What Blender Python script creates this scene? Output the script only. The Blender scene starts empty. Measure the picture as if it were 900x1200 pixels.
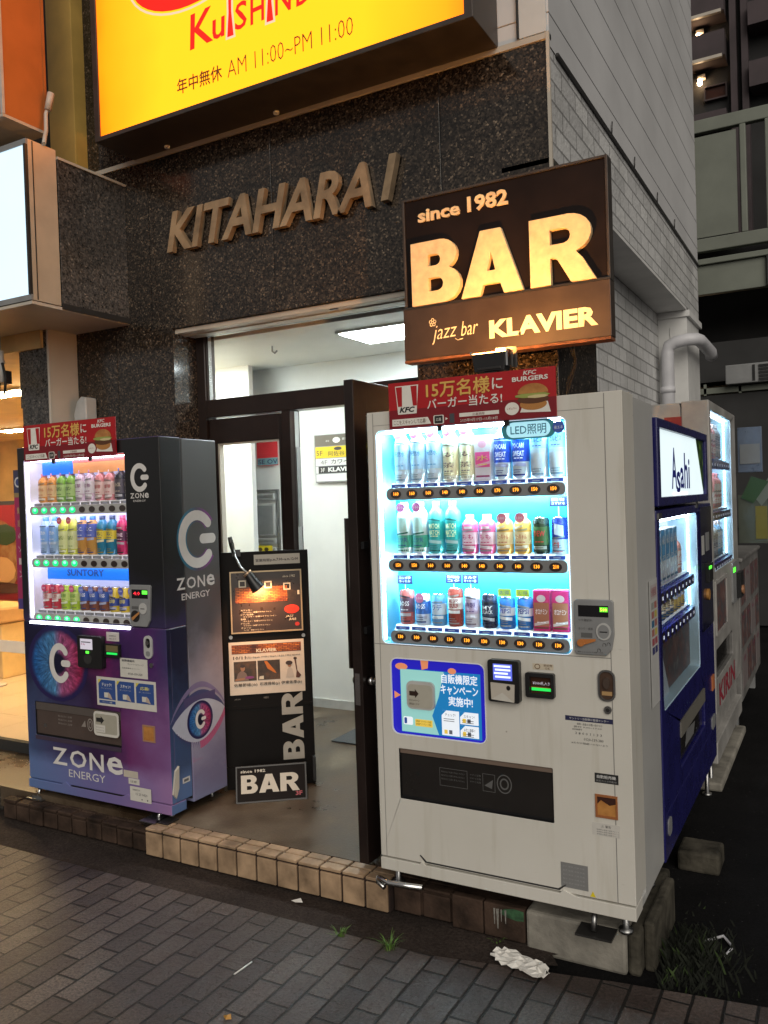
import bpy, bmesh, math, random
from mathutils import Vector, Matrix, geometry
R = math.radians
random.seed(7)
S = bpy.context.scene
COL = S.collection
# ------------------------------------------------------------------ camera
def make_camera():
    yaw, p, r = .50596, -.01627, -.03313
    f = Vector((-math.sin(yaw)*math.cos(p), math.cos(yaw)*math.cos(p), math.sin(p)))
    rt = Vector((math.cos(yaw), math.sin(yaw), 0)); up = rt.cross(f)
    rt2 = math.cos(r)*rt + math.sin(r)*up; up2 = -math.sin(r)*rt + math.cos(r)*up
    cd = bpy.data.cameras.new('camera'); cd.lens = 974.6/1200*36; cd.sensor_width = 36
    cd.clip_start = .05; cd.clip_end = 300
    c = bpy.data.objects.new('camera', cd); COL.objects.link(c)
    m = Matrix((rt2, up2, -f)).transposed().to_4x4(); m.translation = (0, 0, 1.7)
    c.matrix_world = m; S.camera = c
make_camera()
# ------------------------------------------------------------------ world, street glow, exposure
W = bpy.data.worlds.new('World'); S.world = W; W.use_nodes = True
bg = W.node_tree.nodes['Background']; bg.inputs[0].default_value = (1, .95, .90, 1); bg.inputs[1].default_value = .25
sd = bpy.data.lights.new('street_glow', 'SUN'); sd.energy = 1.6; sd.angle = R(50); sd.color = (1, .93, .82)
so = bpy.data.objects.new('street_glow', sd); COL.objects.link(so)
so.rotation_euler = Vector((-.50, .74, -.46)).to_track_quat('-Z', 'Y').to_euler()
S.view_settings.view_transform = 'Standard'; S.view_settings.look = 'None'
S.view_settings.exposure = .16; S.view_settings.gamma = 1; S.view_settings.use_curve_mapping = False
S.render.engine = 'CYCLES'
S.cycles.use_denoising = True; S.cycles.max_bounces = 7; S.cycles.diffuse_bounces = 4
S.cycles.transparent_max_bounces = 16; S.cycles.sample_clamp_indirect = 6; S.cycles.caustics_reflective = False; S.cycles.caustics_refractive = False

# ------------------------------------------------------------------ materials
MATS = {}
class NT:
    def __init__(s, name):
        s.m = bpy.data.materials.new(name); s.m.use_nodes = True; s.t = s.m.node_tree; s.n = s.t.nodes
        s.b = s.n['Principled BSDF']; MATS[name] = s.m
    def add(s, typ, **kw):
        n = s.n.new(typ)
        for k, v in kw.items(): setattr(n, k, v)
        return n
    def link(s, a, b): s.t.links.new(a, b)
    def val(s, x, sock):
        if hasattr(x, 'is_output'): s.link(x, sock)
        else: sock.default_value = x
    def math(s, op, a, b=0, c=0):
        n = s.add('ShaderNodeMath', operation=op); s.val(a, n.inputs[0]); s.val(b, n.inputs[1]); s.val(c, n.inputs[2]); return n.outputs[0]
    def mix(s, f, a, b, typ='MIX'):
        n = s.add('ShaderNodeMix', data_type='RGBA', blend_type=typ)
        s.val(f, n.inputs[0]); s.val(c4(a), n.inputs[6]); s.val(c4(b), n.inputs[7]); return n.outputs[2]
    def ramp(s, f, *stops):
        n = s.add('ShaderNodeValToRGB'); e = n.color_ramp.elements
        while len(e) < len(stops): e.new(.5)
        for el, (p, c) in zip(e, stops): el.position = p; el.color = c4(c)
        s.val(f, n.inputs[0]); return n.outputs[0]
    def noise(s, vec, scale, detail=3, rough=.55):
        n = s.add('ShaderNodeTexNoise'); n.inputs['Scale'].default_value = scale
        n.inputs['Detail'].default_value = detail; n.inputs['Roughness'].default_value = rough
        if vec is not None: s.link(vec, n.inputs['Vector'])
        return n.outputs['Fac']
    def obj(s): return s.add('ShaderNodeTexCoord').outputs['Object']
    def uv(s): return s.add('ShaderNodeTexCoord').outputs['UV']
    def sep(s, v):
        n = s.add('ShaderNodeSeparateXYZ'); s.link(v, n.inputs[0]); return n.outputs
    def comb(s, x, y, z=0):
        n = s.add('ShaderNodeCombineXYZ'); s.val(x, n.inputs[0]); s.val(y, n.inputs[1]); s.val(z, n.inputs[2]); return n.outputs[0]
    def bump(s, h, dist=.002, strength=1):
        n = s.add('ShaderNodeBump'); n.inputs['Distance'].default_value = dist; n.inputs['Strength'].default_value = strength
        s.link(h, n.inputs['Height']); s.link(n.outputs[0], s.b.inputs['Normal'])
    def set(s, **kw):
        for k, v in kw.items():
            k = {'base': 'Base Color', 'rough': 'Roughness', 'metal': 'Metallic', 'emit': 'Emission Color', 'es': 'Emission Strength', 'spec': 'Specular IOR Level', 'coat': 'Coat Weight', 'alpha': 'Alpha'}[k]
            s.val(c4(v) if isinstance(v, tuple) else v, s.b.inputs[k])
        return s.m
def c4(c):
    return (c[0], c[1], c[2], 1) if isinstance(c, (tuple, list)) and len(c) == 3 else c
def mat(name, col, rough=.5, metal=0, var=.12, vs=9, bump=0, bs=90, spec=.5, coat=0):
    if name in MATS: return MATS[name]
    t = NT(name); o = t.obj()
    f = t.noise(o, vs, 4)
    lo = tuple(x*(1-var) for x in col); hi = tuple(min(1, x*(1+var)) for x in col)
    t.set(base=t.ramp(f, (.3, lo), (.7, hi)), metal=metal, spec=spec, coat=coat)
    t.set(rough=t.math('MULTIPLY_ADD', f, .2, max(.02, rough-.1)))
    if bump: t.bump(t.noise(o, bs, 3), bump)
    return t.m
def ink(col, rough=.45): return mat('ink %.3f %.3f %.3f' % tuple(col), col, rough, var=.04, vs=30)
def glow(name, col, st, var=0, vs=6):
    if name in MATS: return MATS[name]
    t = NT(name)
    if var:
        f = t.noise(t.obj(), vs, 2)
        t.set(emit=t.ramp(f, (.3, tuple(x*(1-var) for x in col)), (.7, col)), es=st)
    else: t.set(emit=col, es=st)
    return t.set(base=tuple(x*.5 for x in col), rough=.4)
def glass_mat(name, tint=(1, 1, 1), refl=1.0):
    t = NT(name); out = t.n['Material Output']
    tr = t.add('ShaderNodeBsdfTransparent'); tr.inputs[0].default_value = c4(tint)
    gl = t.add('ShaderNodeBsdfGlossy'); gl.inputs['Roughness'].default_value = .02
    g = t.add('ShaderNodeNewGeometry'); dp = t.add('ShaderNodeVectorMath', operation='DOT_PRODUCT'); t.link(g.outputs['Normal'], dp.inputs[0]); t.link(g.outputs['Incoming'], dp.inputs[1])
    sch = t.math('MULTIPLY_ADD', t.math('POWER', t.math('SUBTRACT', 1, t.math('ABSOLUTE', dp.outputs['Value'])), 5), .95, .05)
    mx = t.add('ShaderNodeMixShader'); t.link(t.math('MULTIPLY', sch, refl), mx.inputs[0])
    t.link(tr.outputs[0], mx.inputs[1]); t.link(gl.outputs[0], mx.inputs[2]); t.link(mx.outputs[0], out.inputs[0])
    return t.m

def granite(name, dark, speck, rough=.15, amt=.5):
    t = NT(name); o = t.obj()
    v = t.add('ShaderNodeTexVoronoi'); v.inputs['Scale'].default_value = 115; t.link(o, v.inputs['Vector'])
    cs = t.sep(v.outputs['Color'])
    base = t.ramp(cs[0], (.0, tuple(x*.35 for x in dark)), (.45, dark), (.75, tuple(x*1.7 for x in dark)), (.94, tuple(x*.45 for x in speck)), (1, speck))
    n = t.noise(o, 40, 4)
    base = t.mix(1, base, t.ramp(n, (.3, (.45, .45, .45)), (.7, (1.6, 1.55, 1.5))), 'MULTIPLY')
    big = t.noise(o, 2.0, 5)
    base = t.mix(1, base, t.ramp(big, (.3, (.62, .62, .62)), (.7, (1.2, 1.2, 1.2))), 'MULTIPLY')
    t.set(base=base, rough=t.math('MULTIPLY_ADD', n, .14, rough-.08))
    return t.m
granite('granite dark', (.026, .0205, .0165), (.19, .145, .105))
granite('granite grey', (.06, .058, .057), (.22, .2, .18), .3)
mat('bronze frame', (.022, .014, .012), .32, .3, var=.2)
mat('beige metal', (.50, .45, .38), .42, var=.12, vs=4)
mat('beige panel', (.50, .46, .40), .5, var=.10, vs=3)
mat('dark metal', (.05, .048, .047), .4, .6)
mat('black plastic', (.012, .012, .013), .35)
mat('black rubber', (.015, .015, .015), .8)
mat('chrome', (.6, .6, .6), .18, 1, var=.1)
mat('steel', (.35, .35, .35), .35, 1)
mat('grey plastic', (.23, .235, .24), .42)
mat('light grey plastic', (.45, .45, .44), .45)
mat('lobby paint', (.74, .75, .73), .55, var=.05, vs=3)
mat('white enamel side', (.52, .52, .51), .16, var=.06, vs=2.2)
mat('pale cyan light liner', (.40, .56, .66), .4, var=.02); mat('cyan light liner', (.22, .58, .74), .35, var=.02); mat('display white', (.82, .84, .86), .35, var=.02)  # white display walls: the LED tubes' cyan light is painted into both liners
mat('letter cream', (.80, .60, .34), .5, var=.14, vs=24, bump=.002, bs=60)
mat('sign brown', (.010, .006, .0055), .55, var=.35, vs=6, spec=.15)
mat('sign plate brown', (.040, .027, .020), .45, var=.25, vs=7)
mat('letter metal', (.36, .25, .15), .34, .35, var=.35)
mat('rust edge', (.16, .06, .025), .8, var=.5, vs=30)
mat('electric blue plastic', (.02, .025, .34), .3); mat('navy', (.012, .012, .10), .28, var=.15)
mat('plaster white', (.62, .62, .61), .6, var=.14, vs=3)
mat('pvc', (.55, .55, .58), .4, var=.08)
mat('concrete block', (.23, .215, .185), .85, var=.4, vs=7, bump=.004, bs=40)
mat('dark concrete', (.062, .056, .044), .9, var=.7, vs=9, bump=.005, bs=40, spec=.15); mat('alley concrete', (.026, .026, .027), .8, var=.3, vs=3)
mat('railing green', (.17, .185, .155), .6, var=.15, vs=2)
mat('dark wall', (.02, .02, .021), .8, var=.4, vs=2)
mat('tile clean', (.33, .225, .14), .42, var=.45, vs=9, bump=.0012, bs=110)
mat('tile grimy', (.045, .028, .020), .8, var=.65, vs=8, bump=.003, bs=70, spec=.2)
mat('grout', (.022, .010, .007), .9, var=.5, vs=20)
mat('shop tile', (.45, .35, .23), .35, var=.10, vs=3)
mat('shop wall', (.62, .44, .2), .5, var=.25, vs=2.5)
mat('wood', (.42, .24, .10), .45, var=.2, vs=5)
mat('paper white', (.72, .70, .66), .6, var=.05)
mat('leaf green', (.10, .19, .035), .55, var=.4, vs=25)
mat('moss green', (.007, .0095, .0045), .9, var=.6, vs=20)
mat('dull leaf', (.035, .06, .015), .7, var=.5, vs=25); mat('orange lit panel', (.42, .13, .03), .55, var=.12, vs=5)  # sign box side carries the yellow sign's orange light in its colour
mat('yellow lit pillar', (.62, .40, .10), .6, var=.2, vs=3)  # light cast by the yellow sign is painted into the pillar colour
mat('mat grey', (.06, .065, .07), .95, var=.5, vs=160, bump=.004, bs=300)
glass_mat('clear glass'); glass_mat('smoked glass', (.25, .25, .25), 1.3)
glow('led white', (.52, .87, 1), 250); glow('led small', (.9, .96, 1), 9); glow('led tube', (.80, .92, 1), 34); glow('led violet edge', (.75, .72, 1), 2.5); glow('led violet', (.86, .80, 1), 17); glow('led edge', (.50, .88, 1), 11)
glow('lamp warm', (1, .50, .13), 22); glow('ceiling panel', (.88, .99, 1), 46)
glow('digit orange', (1, .33, .02), 2.6); glow('digit green', (.1, 1, .05), 1.6); glow('button green', (0, .85, .22), 1.3)
glow('screen white', (.75, .82, 1), 1.1); glow('screen dim', (.7, .65, .75), .55)

def pavement_mat():
    t = NT('paving bricks'); x = t.sep(t.obj())
    wob = t.noise(t.obj(), 6, 2)
    wx = t.math('MULTIPLY_ADD', wob, .012, x[1]); wy = t.math('MULTIPLY_ADD', wob, .008, x[0])
    v = t.comb(t.math('ADD', wx, -2.039+20.1), t.math('ADD', wy, 2.156+.099*100))
    b = t.add('ShaderNodeTexBrick', offset=.5, squash=1); t.link(v, b.inputs['Vector'])
    for k, val in (('Scale', 1), ('Mortar Size', .0056), ('Mortar Smooth', .4), ('Bias', 0), ('Brick Width', .2), ('Row Height', .099)): b.inputs[k].default_value = val
    b.inputs['Color1'].default_value = (.050, .038, .034, 1); b.inputs['Color2'].default_value = (.108, .085, .074, 1); b.inputs['Mortar'].default_value = (.006, .0045, .004, 1)
    fine = t.noise(t.obj(), 95, 4, .8); big = t.noise(t.obj(), 1.7, 5)
    c = t.mix(1, b.outputs['Color'], t.ramp(fine, (.34, (.38, .38, .38)), (.66, (1.6, 1.6, 1.6))), 'MULTIPLY')
    c = t.mix(1, c, t.ramp(big, (.32, (.52, .46, .46)), (.68, (1.2, 1.18, 1.18))), 'MULTIPLY')
    sp = t.add('ShaderNodeTexVoronoi'); sp.inputs['Scale'].default_value = 4.2; t.link(t.obj(), sp.inputs['Vector'])
    c = t.mix(t.ramp(sp.outputs['Distance'], (.035, (.8, .8, .8)), (.06, (0, 0, 0))), c, (.018, .014, .012))
    t.set(base=c, rough=t.ramp(big, (.3, (.34, .34, .34)), (.7, (.66, .66, .66))))
    h = t.math('MULTIPLY_ADD', fine, .4, t.math('MULTIPLY', b.outputs['Fac'], -1.0)); h = t.math('MULTIPLY_ADD', t.noise(t.obj(), 14, 3), 1.1, h)
    t.bump(h, .008)
pavement_mat()
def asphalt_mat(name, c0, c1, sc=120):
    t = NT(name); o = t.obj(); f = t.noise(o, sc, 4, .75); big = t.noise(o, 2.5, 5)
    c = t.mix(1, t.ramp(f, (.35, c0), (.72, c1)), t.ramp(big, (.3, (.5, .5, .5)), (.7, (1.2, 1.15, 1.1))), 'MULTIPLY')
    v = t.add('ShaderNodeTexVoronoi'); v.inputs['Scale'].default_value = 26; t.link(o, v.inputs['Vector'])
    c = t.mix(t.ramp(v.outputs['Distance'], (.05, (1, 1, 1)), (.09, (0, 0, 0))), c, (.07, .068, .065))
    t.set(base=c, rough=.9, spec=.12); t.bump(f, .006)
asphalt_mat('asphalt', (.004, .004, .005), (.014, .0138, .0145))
asphalt_mat('gutter', (.026, .020, .018), (.078, .062, .055), 90)
def enamel_mat():
    t = NT('white enamel'); o = t.obj(); x = t.sep(o)
    n = t.noise(o, 2.2, 5); st = t.noise(t.comb(t.math('MULTIPLY', x[0], 22), t.math('MULTIPLY', x[1], 22), t.math('MULTIPLY', x[2], 1.6)), 1.0, 4, .6)
    c = t.mix(1, t.ramp(n, (.3, (.585, .565, .51)), (.7, (.64, .62, .57))), t.ramp(st, (.30, (.90, .89, .86)), (.46, (1, 1, 1))), 'MULTIPLY')
    v = t.add('ShaderNodeTexVoronoi'); v.inputs['Scale'].default_value = 5.5; t.link(o, v.inputs['Vector'])
    c = t.mix(t.ramp(v.outputs['Distance'], (.012, (.6, .6, .6)), (.022, (0, 0, 0))), c, (.16, .13, .10))
    sc = t.noise(t.comb(t.math('MULTIPLY', x[0], 9), t.math('MULTIPLY', x[1], 9), t.math('MULTIPLY', x[2], 60)), 1.0, 3, .7)
    c = t.mix(t.ramp(sc, (.72, (0, 0, 0)), (.78, (.25, .25, .25))), c, (.30, .28, .25))
    t.set(base=c, rough=t.math('MULTIPLY_ADD', n, .2, .25)); t.bump(t.noise(o, 300, 2), .0004)
enamel_mat()
def floor_mat():
    t = NT('stained floor'); o = t.obj(); n = t.noise(o, 2.3, 7, .65); f = t.noise(o, 130, 3)
    c = t.ramp(n, (.36, (.030, .019, .011)), (.46, (.060, .041, .026)), (.56, (.095, .070, .047)), (.70, (.17, .14, .10)))
    c = t.mix(1, c, t.ramp(f, (.3, (.82, .82, .82)), (.7, (1.12, 1.12, 1.12))), 'MULTIPLY')
    t.set(base=c, spec=.35, rough=t.ramp(n, (.35, (.22, .22, .22)), (.7, (.55, .55, .55)))); t.bump(f, .001)
floor_mat()
def tile_wall_mat():
    t = NT('white wall tile'); u = t.uv()
    b = t.add('ShaderNodeTexBrick', offset=.5, squash=1); t.link(u, b.inputs['Vector'])
    for k, val in (('Scale', 1), ('Mortar Size', .006), ('Mortar Smooth', .2), ('Brick Width', .235), ('Row Height', .098)): b.inputs[k].default_value = val
    b.inputs['Color1'].default_value = (.54, .54, .545, 1); b.inputs['Color2'].default_value = (.70, .70, .70, 1); b.inputs['Mortar'].default_value = (.30, .30, .30, 1)
    c = t.mix(1, b.outputs['Color'], t.ramp(t.noise(u, 1.6, 5), (.3, (.75, .75, .74)), (.7, (1.06, 1.06, 1.06))), 'MULTIPLY')
    t.set(base=c, rough=.5); t.bump(t.math('MULTIPLY_ADD', t.noise(u, 30, 3), .5, t.math('MULTIPLY', b.outputs['Fac'], -1)), .014)
tile_wall_mat()
def siding_mat():
    t = NT('white siding'); u = t.uv(); x = t.sep(u)
    fr = t.math('FRACT', t.math('DIVIDE', x[1], .245))
    g = t.ramp(fr, (0, (0, 0, 0)), (.03, (1, 1, 1)), (.99, (1, 1, 1)))
    c = t.mix(g, (.20, .20, .21), (.60, .60, .61))
    c = t.mix(1, c, t.ramp(t.noise(u, 1.2, 5), (.3, (.84, .84, .84)), (.7, (1.06, 1.06, 1.06))), 'MULTIPLY')
    t.set(base=c, rough=.5); t.bump(g, .008)
siding_mat()
def yellow_mat():
    # translucent acrylic lit by tubes behind it
    t = NT('yellow acrylic'); x = t.sep(t.uv())
    n = t.noise(t.uv(), 2.2, 2)
    ex = t.math('MULTIPLY', x[0], t.math('SUBTRACT', 2.29, x[0]))
    f = t.math('MULTIPLY_ADD', n, .35, t.math('MINIMUM', t.math('MULTIPLY', ex, .75), .75))
    c = t.ramp(f, (.05, (1.6, .20, .001)), (.32, (2.0, .42, .003)), (.85, (2.2, .66, .008)))
    t.set(base=(.2, .10, .004), emit=c, es=1.0, rough=.35)
yellow_mat()
def wrap_front():
    t = NT('purple vinyl wrap'); u = t.uv(); x = t.sep(u)
    n1 = t.noise(u, 2.6, 5, .6); n2 = t.noise(u, 5, 5, .65)
    a = t.math('ADD', t.math('DIVIDE', x[0], 1.06), t.math('MULTIPLY_ADD', n1, .5, -.25))
    low = t.ramp(a, (.0, (.045, .075, .17)), (.28, (.045, .036, .105)), (.46, (.030, .012, .050)), (.62, (.045, .018, .075)), (.74, (.14, .03, .13)), (1, (.20, .10, .26)))
    hi = t.ramp(a, (.0, (.010, .010, .035)), (.45, (.014, .010, .04)), (.60, (.15, .018, .11)), (.68, (.035, .014, .08)), (.85, (.07, .02, .12)), (1, (.045, .035, .12)))
    f = t.math('MULTIPLY_ADD', n2, .5, t.math('SUBTRACT', x[1], .85))
    c = t.mix(t.ramp(f, (.0, (0, 0, 0)), (.28, (1, 1, 1))), low, hi)
    c = t.mix(t.ramp(t.math('ADD', x[1], t.math('MULTIPLY', n2, -.1)), (.26, (1, 1, 1)), (.34, (0, 0, 0))), c, t.ramp(a, (0, (.10, .17, .36)), (.6, (.16, .13, .32)), (1, (.30, .17, .36))))
    c = t.mix(t.ramp(t.math('ADD', x[1], t.math('MULTIPLY', n2, .06)), (.0, (0, 0, 0)), (1.0, (0, 0, 0)), (1.001, (0, 0, 0))), c, (.01, .01, .012)) if False else c
    top = t.ramp(t.math('MULTIPLY_ADD', n2, .3, x[1]), (.98, (0, 0, 0)), (1, (0, 0, 0)))
    t.set(base=c, rough=.3)
    return t.m
wrap_front()
def wrap_top():
    t = NT('black vinyl wrap'); u = t.uv(); x = t.sep(u); n = t.noise(u, 4, 4)
    f = t.math('MULTIPLY_ADD', n, .35, t.math('SUBTRACT', x[1], 1.12))
    t.set(base=t.ramp(f, (.0, (.06, .04, .16)), (.25, (.018, .018, .03)), (.45, (.010, .010, .011))), rough=.28)
wrap_top()
def wrap_side():
    t = NT('grey vinyl wrap'); u = t.uv(); x = t.sep(u); n = t.noise(u, 3, 5, .6)
    f = t.math('MULTIPLY_ADD', n, .5, t.math('SUBTRACT', x[1], .25))
    c = t.ramp(t.math('MULTIPLY', f, .5), (.03, (.22, .25, .42)), (.16, (.20, .18, .30)), (.28, (.36, .34, .45)), (.40, (.30, .27, .33)), (.52, (.10, .09, .105)), (.62, (.078, .078, .080)))
    pk = t.noise(t.comb(x[0], t.math('MULTIPLY', x[1], 3)), 2.4, 4)
    c = t.mix(t.math('MULTIPLY', t.ramp(pk, (.55, (0, 0, 0)), (.7, (.7, .7, .7))), t.ramp(x[1], (.45, (1, 1, 1)), (.6, (0, 0, 0)))), c, (.42, .08, .22))
    t.set(base=c, rough=.38)
wrap_side()
def iris_mat(name, k=1.0):
    t = NT(name); x = t.sep(t.uv())
    r = t.math('SQRT', t.math('ADD', t.math('MULTIPLY', x[0], x[0]), t.math('MULTIPLY', x[1], x[1])))
    ri = t.math('DIVIDE', 1, t.math('MAXIMUM', r, .02))
    dx = t.math('MULTIPLY', x[0], ri); dy = t.math('MULTIPLY', x[1], ri)
    st = t.noise(t.comb(t.math('MULTIPLY', dx, 5), t.math('MULTIPLY', dy, 5), t.math('MULTIPLY', r, 2.2)), 2.2, 5, .7)
    side = t.math('MULTIPLY_ADD', x[0], .5, .5)
    c = t.ramp(side, (.1, (.012, .09, .30)), (.45, (.07, .20, .38)), (.56, (.30, .08, .20)), (.9, (.30, .015, .07)))
    c = t.mix(1, c, t.ramp(st, (.3, (.25, .25, .3)), (.52, (1, 1, 1)), (.72, (2.2, 2.2, 2.2))), 'MULTIPLY')
    c = t.mix(t.ramp(r, (.24, (1, 1, 1)), (.36, (0, 0, 0))), c, (.008, .008, .03))
    c = t.mix(t.ramp(t.math('MULTIPLY_ADD', st, .2, r), (.88, (0, 0, 0)), (1.06, (1, 1, 1))), c, (.02, .015, .08))
    t.set(base=c, rough=.3)
iris_mat('iris print')
def brickpic():
    t = NT('brick photo print'); u = t.uv()
    b = t.add('ShaderNodeTexBrick', offset=.5); t.link(u, b.inputs['Vector'])
    for k, val in (('Scale', 1), ('Mortar Size', .0018), ('Brick Width', .03), ('Row Height', .0095)): b.inputs[k].default_value = val
    b.inputs['Color1'].default_value = (.55, .16, .025, 1); b.inputs['Color2'].default_value = (.25, .05, .012, 1); b.inputs['Mortar'].default_value = (.08, .02, .008, 1)
    n = t.noise(u, 9, 3)
    t.set(base=t.mix(1, b.outputs['Color'], t.ramp(n, (.3, (.25, .22, .2)), (.66, (1.6, 1.6, 1.6))), 'MULTIPLY'), rough=.4)
brickpic()
def photo_print(name, *cols, sc=7):
    t = NT(name); n = t.noise(t.uv(), sc, 5, .6)
    t.set(base=t.ramp(n, *[(.3+.4*i/(len(cols)-1), c) for i, c in enumerate(cols)]), rough=.4); return t.m
photo_print('food photo print', (.012, .018, .006), (.16, .05, .012), (.22, .12, .05), (.22, .03, .015), sc=4)
photo_print('burger bun print', (.32, .12, .03), (.55, .26, .07), sc=20)
photo_print('leaflet print', (.20, .195, .19), (.16, .07, .06), (.07, .07, .08), (.22, .21, .20), sc=11)
photo_print('hops print', (.005, .012, .004), (.03, .09, .01), (.20, .34, .02), sc=16)

# ------------------------------------------------------------------ mesh builder
class Fr:
    def __init__(s, o, u=(1, 0, 0), v=(0, 0, 1), n=(0, -1, 0)):
        s.o = Vector(o); s.u = Vector(u); s.v = Vector(v); s.n = Vector(n)
    def __call__(s, a, b, c): return s.o + s.u*a + s.v*b + s.n*c
WORLD = Fr((0, 0, 0), (1, 0, 0), (0, 1, 0), (0, 0, 1))
def front(x, y, z=0): return Fr((x, y, z))
def side(x, y, z=0): return Fr((x, y, z), (0, 1, 0), (0, 0, 1), (1, 0, 0))
def turned(o, az, lean=0):
    u = Vector((math.cos(az), math.sin(az), 0)); n0 = Vector((math.sin(az), -math.cos(az), 0))
    v = Vector((0, 0, 1))*math.cos(lean) - n0*math.sin(lean); n = u.cross(v)
    return Fr(o, u, v, n)
TXT = {}
def text_mesh(s, bold, shear, depth, res):
    k = (s, bold, shear, depth, res)
    if k not in TXT:
        c = bpy.data.curves.new('t', 'FONT'); c.body = s; c.resolution_u = res; c.offset = bold; c.shear = shear; c.extrude = depth
        o = bpy.data.objects.new('t', c); COL.objects.link(o)
        me = bpy.data.meshes.new_from_object(o.evaluated_get(bpy.context.evaluated_depsgraph_get()))
        V = [v.co.copy() for v in me.vertices]; Fc = [tuple(p.vertices) for p in me.polygons]
        bpy.data.objects.remove(o); bpy.data.curves.remove(c); bpy.data.meshes.remove(me)
        x0 = min(v.x for v in V); x1 = max(v.x for v in V); y0 = min(v.y for v in V); y1 = max(v.y for v in V)
        TXT[k] = (V, Fc, x0, x1, y0, y1)
    return TXT[k]
def rr(a0, b0, a1, b1, r=.01, n=4):
    r = min(r, (a1-a0)/2-1e-5, (b1-b0)/2-1e-5); out = []
    for cx, cy, t0 in ((a1-r, b1-r, 0), (a0+r, b1-r, 90), (a0+r, b0+r, 180), (a1-r, b0+r, 270)):
        for i in range(n+1):
            t = R(t0+90*i/n); out.append((cx+r*math.cos(t), cy+r*math.sin(t)))
    return out
def ell(a, b, ra, rb=None, n=20):
    rb = rb or ra; return [(a+ra*math.cos(2*math.pi*i/n), b+rb*math.sin(2*math.pi*i/n)) for i in range(n)]
def rect(a0, b0, a1, b1): return [(a0, b0), (a1, b0), (a1, b1), (a0, b1)]
class MB:
    def __init__(s, fr=WORLD): s.fr = fr; s.v = []; s.f = []; s.fm = []; s.uv = []; s.sm = []; s.ml = []
    def mi(s, m):
        m = MATS[m] if isinstance(m, str) else m
        if m not in s.ml: s.ml.append(m)
        return s.ml.index(m)
    def raw(s, pts, faces, m, uvs=None, smooth=False):
        b = len(s.v); s.v += [s.fr(*p) for p in pts]; mi = s.mi(m)
        for f in faces:
            s.f.append([b+i for i in f]); s.fm.append(mi); s.sm.append(smooth)
            if uvs: s.uv.append([uvs[i] for i in f])
            else:
                p = [Vector(pts[i]) for i in f]; n = Vector((0, 0, 0))
                for i in range(len(p)): n += p[i-1].cross(p[i])
                ax = max(range(3), key=lambda i: abs(n[i]))
                s.uv.append([(q[0], q[1]) if ax == 2 else (q[2], q[1]) if ax == 0 else (q[0], q[2]) for q in p])
        return s
    def box(s, a0, a1, b0, b1, c0, c1, m):
        P = [(a, b, c) for a in (a0, a1) for b in (b0, b1) for c in (c0, c1)]
        return s.raw(P, [(0, 1, 3, 2), (4, 6, 7, 5), (0, 4, 5, 1), (2, 3, 7, 6), (0, 2, 6, 4), (1, 5, 7, 3)], m)
    def quad(s, p, m): return s.raw(p, [tuple(range(len(p)))], m)
    def flat(s, poly, c, m, uvs=None): return s.raw([(a, b, c) for a, b in poly], [tuple(range(len(poly)))], m, uvs)
    def r(s, a0, b0, a1, b1, c, m, rad=0): return s.flat(rr(a0, b0, a1, b1, rad) if rad else rect(a0, b0, a1, b1), c, m)
    def disc(s, a, b, ra, rb, c, m, n=28, ux=1):
        p = ell(a, b, ra, rb, n); uv = [((x-a)/ra*ux, (y-b)/rb) for x, y in p]
        return s.raw([(a, b, c)]+[(x, y, c) for x, y in p], [(0, i+1, (i+1) % n+1) for i in range(n)], m, [(0, 0)]+uv)
    def slab(s, poly, c0, c1, m, holes=(), mh=None, back=True):
        loops = [poly]+list(holes); tri = geometry.tessellate_polygon([[Vector((a, b, 0)) for a, b in l] for l in loops])
        fl = [p for l in loops for p in l]
        s.raw([(a, b, c1) for a, b in fl], [tuple(t) for t in tri], m)
        if back: s.raw([(a, b, c0) for a, b in fl], [tuple(t) for t in tri], m)
        for k, l in enumerate(loops):
            n = len(l)
            for i in range(n):
                (a, b), (a2, b2) = l[i], l[(i+1) % n]
                s.raw([(a, b, c0), (a2, b2, c0), (a2, b2, c1), (a, b, c1)], [(0, 1, 2, 3)], ((mh[k-1] if isinstance(mh, list) else mh) or m) if k else m)
        return s
    def tube(s, pts, r, m, n=10, caps=True):
        pts = [Vector(p) for p in pts]; rs = r if isinstance(r, (list, tuple)) else [r]*len(pts); V = []; F = []
        prev = None
        for i, p in enumerate(pts):
            d = (pts[min(i+1, len(pts)-1)]-pts[max(i-1, 0)]).normalized()
            e = prev if prev else (Vector((0, 0, 1)) if abs(d.z) < .9 else Vector((1, 0, 0)))
            x = (e-d*e.dot(d)).normalized(); prev = x; y = d.cross(x)
            V += [tuple(p+x*rs[i]*math.cos(2*math.pi*k/n)+y*rs[i]*math.sin(2*math.pi*k/n)) for k in range(n)]
        for i in range(len(pts)-1):
            F += [(i*n+k, i*n+(k+1) % n, (i+1)*n+(k+1) % n, (i+1)*n+k) for k in range(n)]
        s.raw(V, F, m, smooth=True)
        if caps: s.raw(V[:n], [tuple(range(n))], m); s.raw(V[-n:], [tuple(range(n))], m)
        return s
    def lathe(s, a, c, prof, ms, n=16, b=0):
        # axis along local b; prof: (radius, height); ms: one material or one per segment
        for i in range(len(prof)-1):
            (r0, h0), (r1, h1) = prof[i], prof[i+1]; m = ms[min(i, len(ms)-1)] if isinstance(ms, list) else ms
            V = [(a+rr_*math.cos(2*math.pi*k/n), b+h, c+rr_*math.sin(2*math.pi*k/n)) for rr_, h in ((r0, h0), (r1, h1)) for k in range(n)]
            s.raw(V, [(k, (k+1) % n, n+(k+1) % n, n+k) for k in range(n)], m, smooth=True)
        return s
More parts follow.
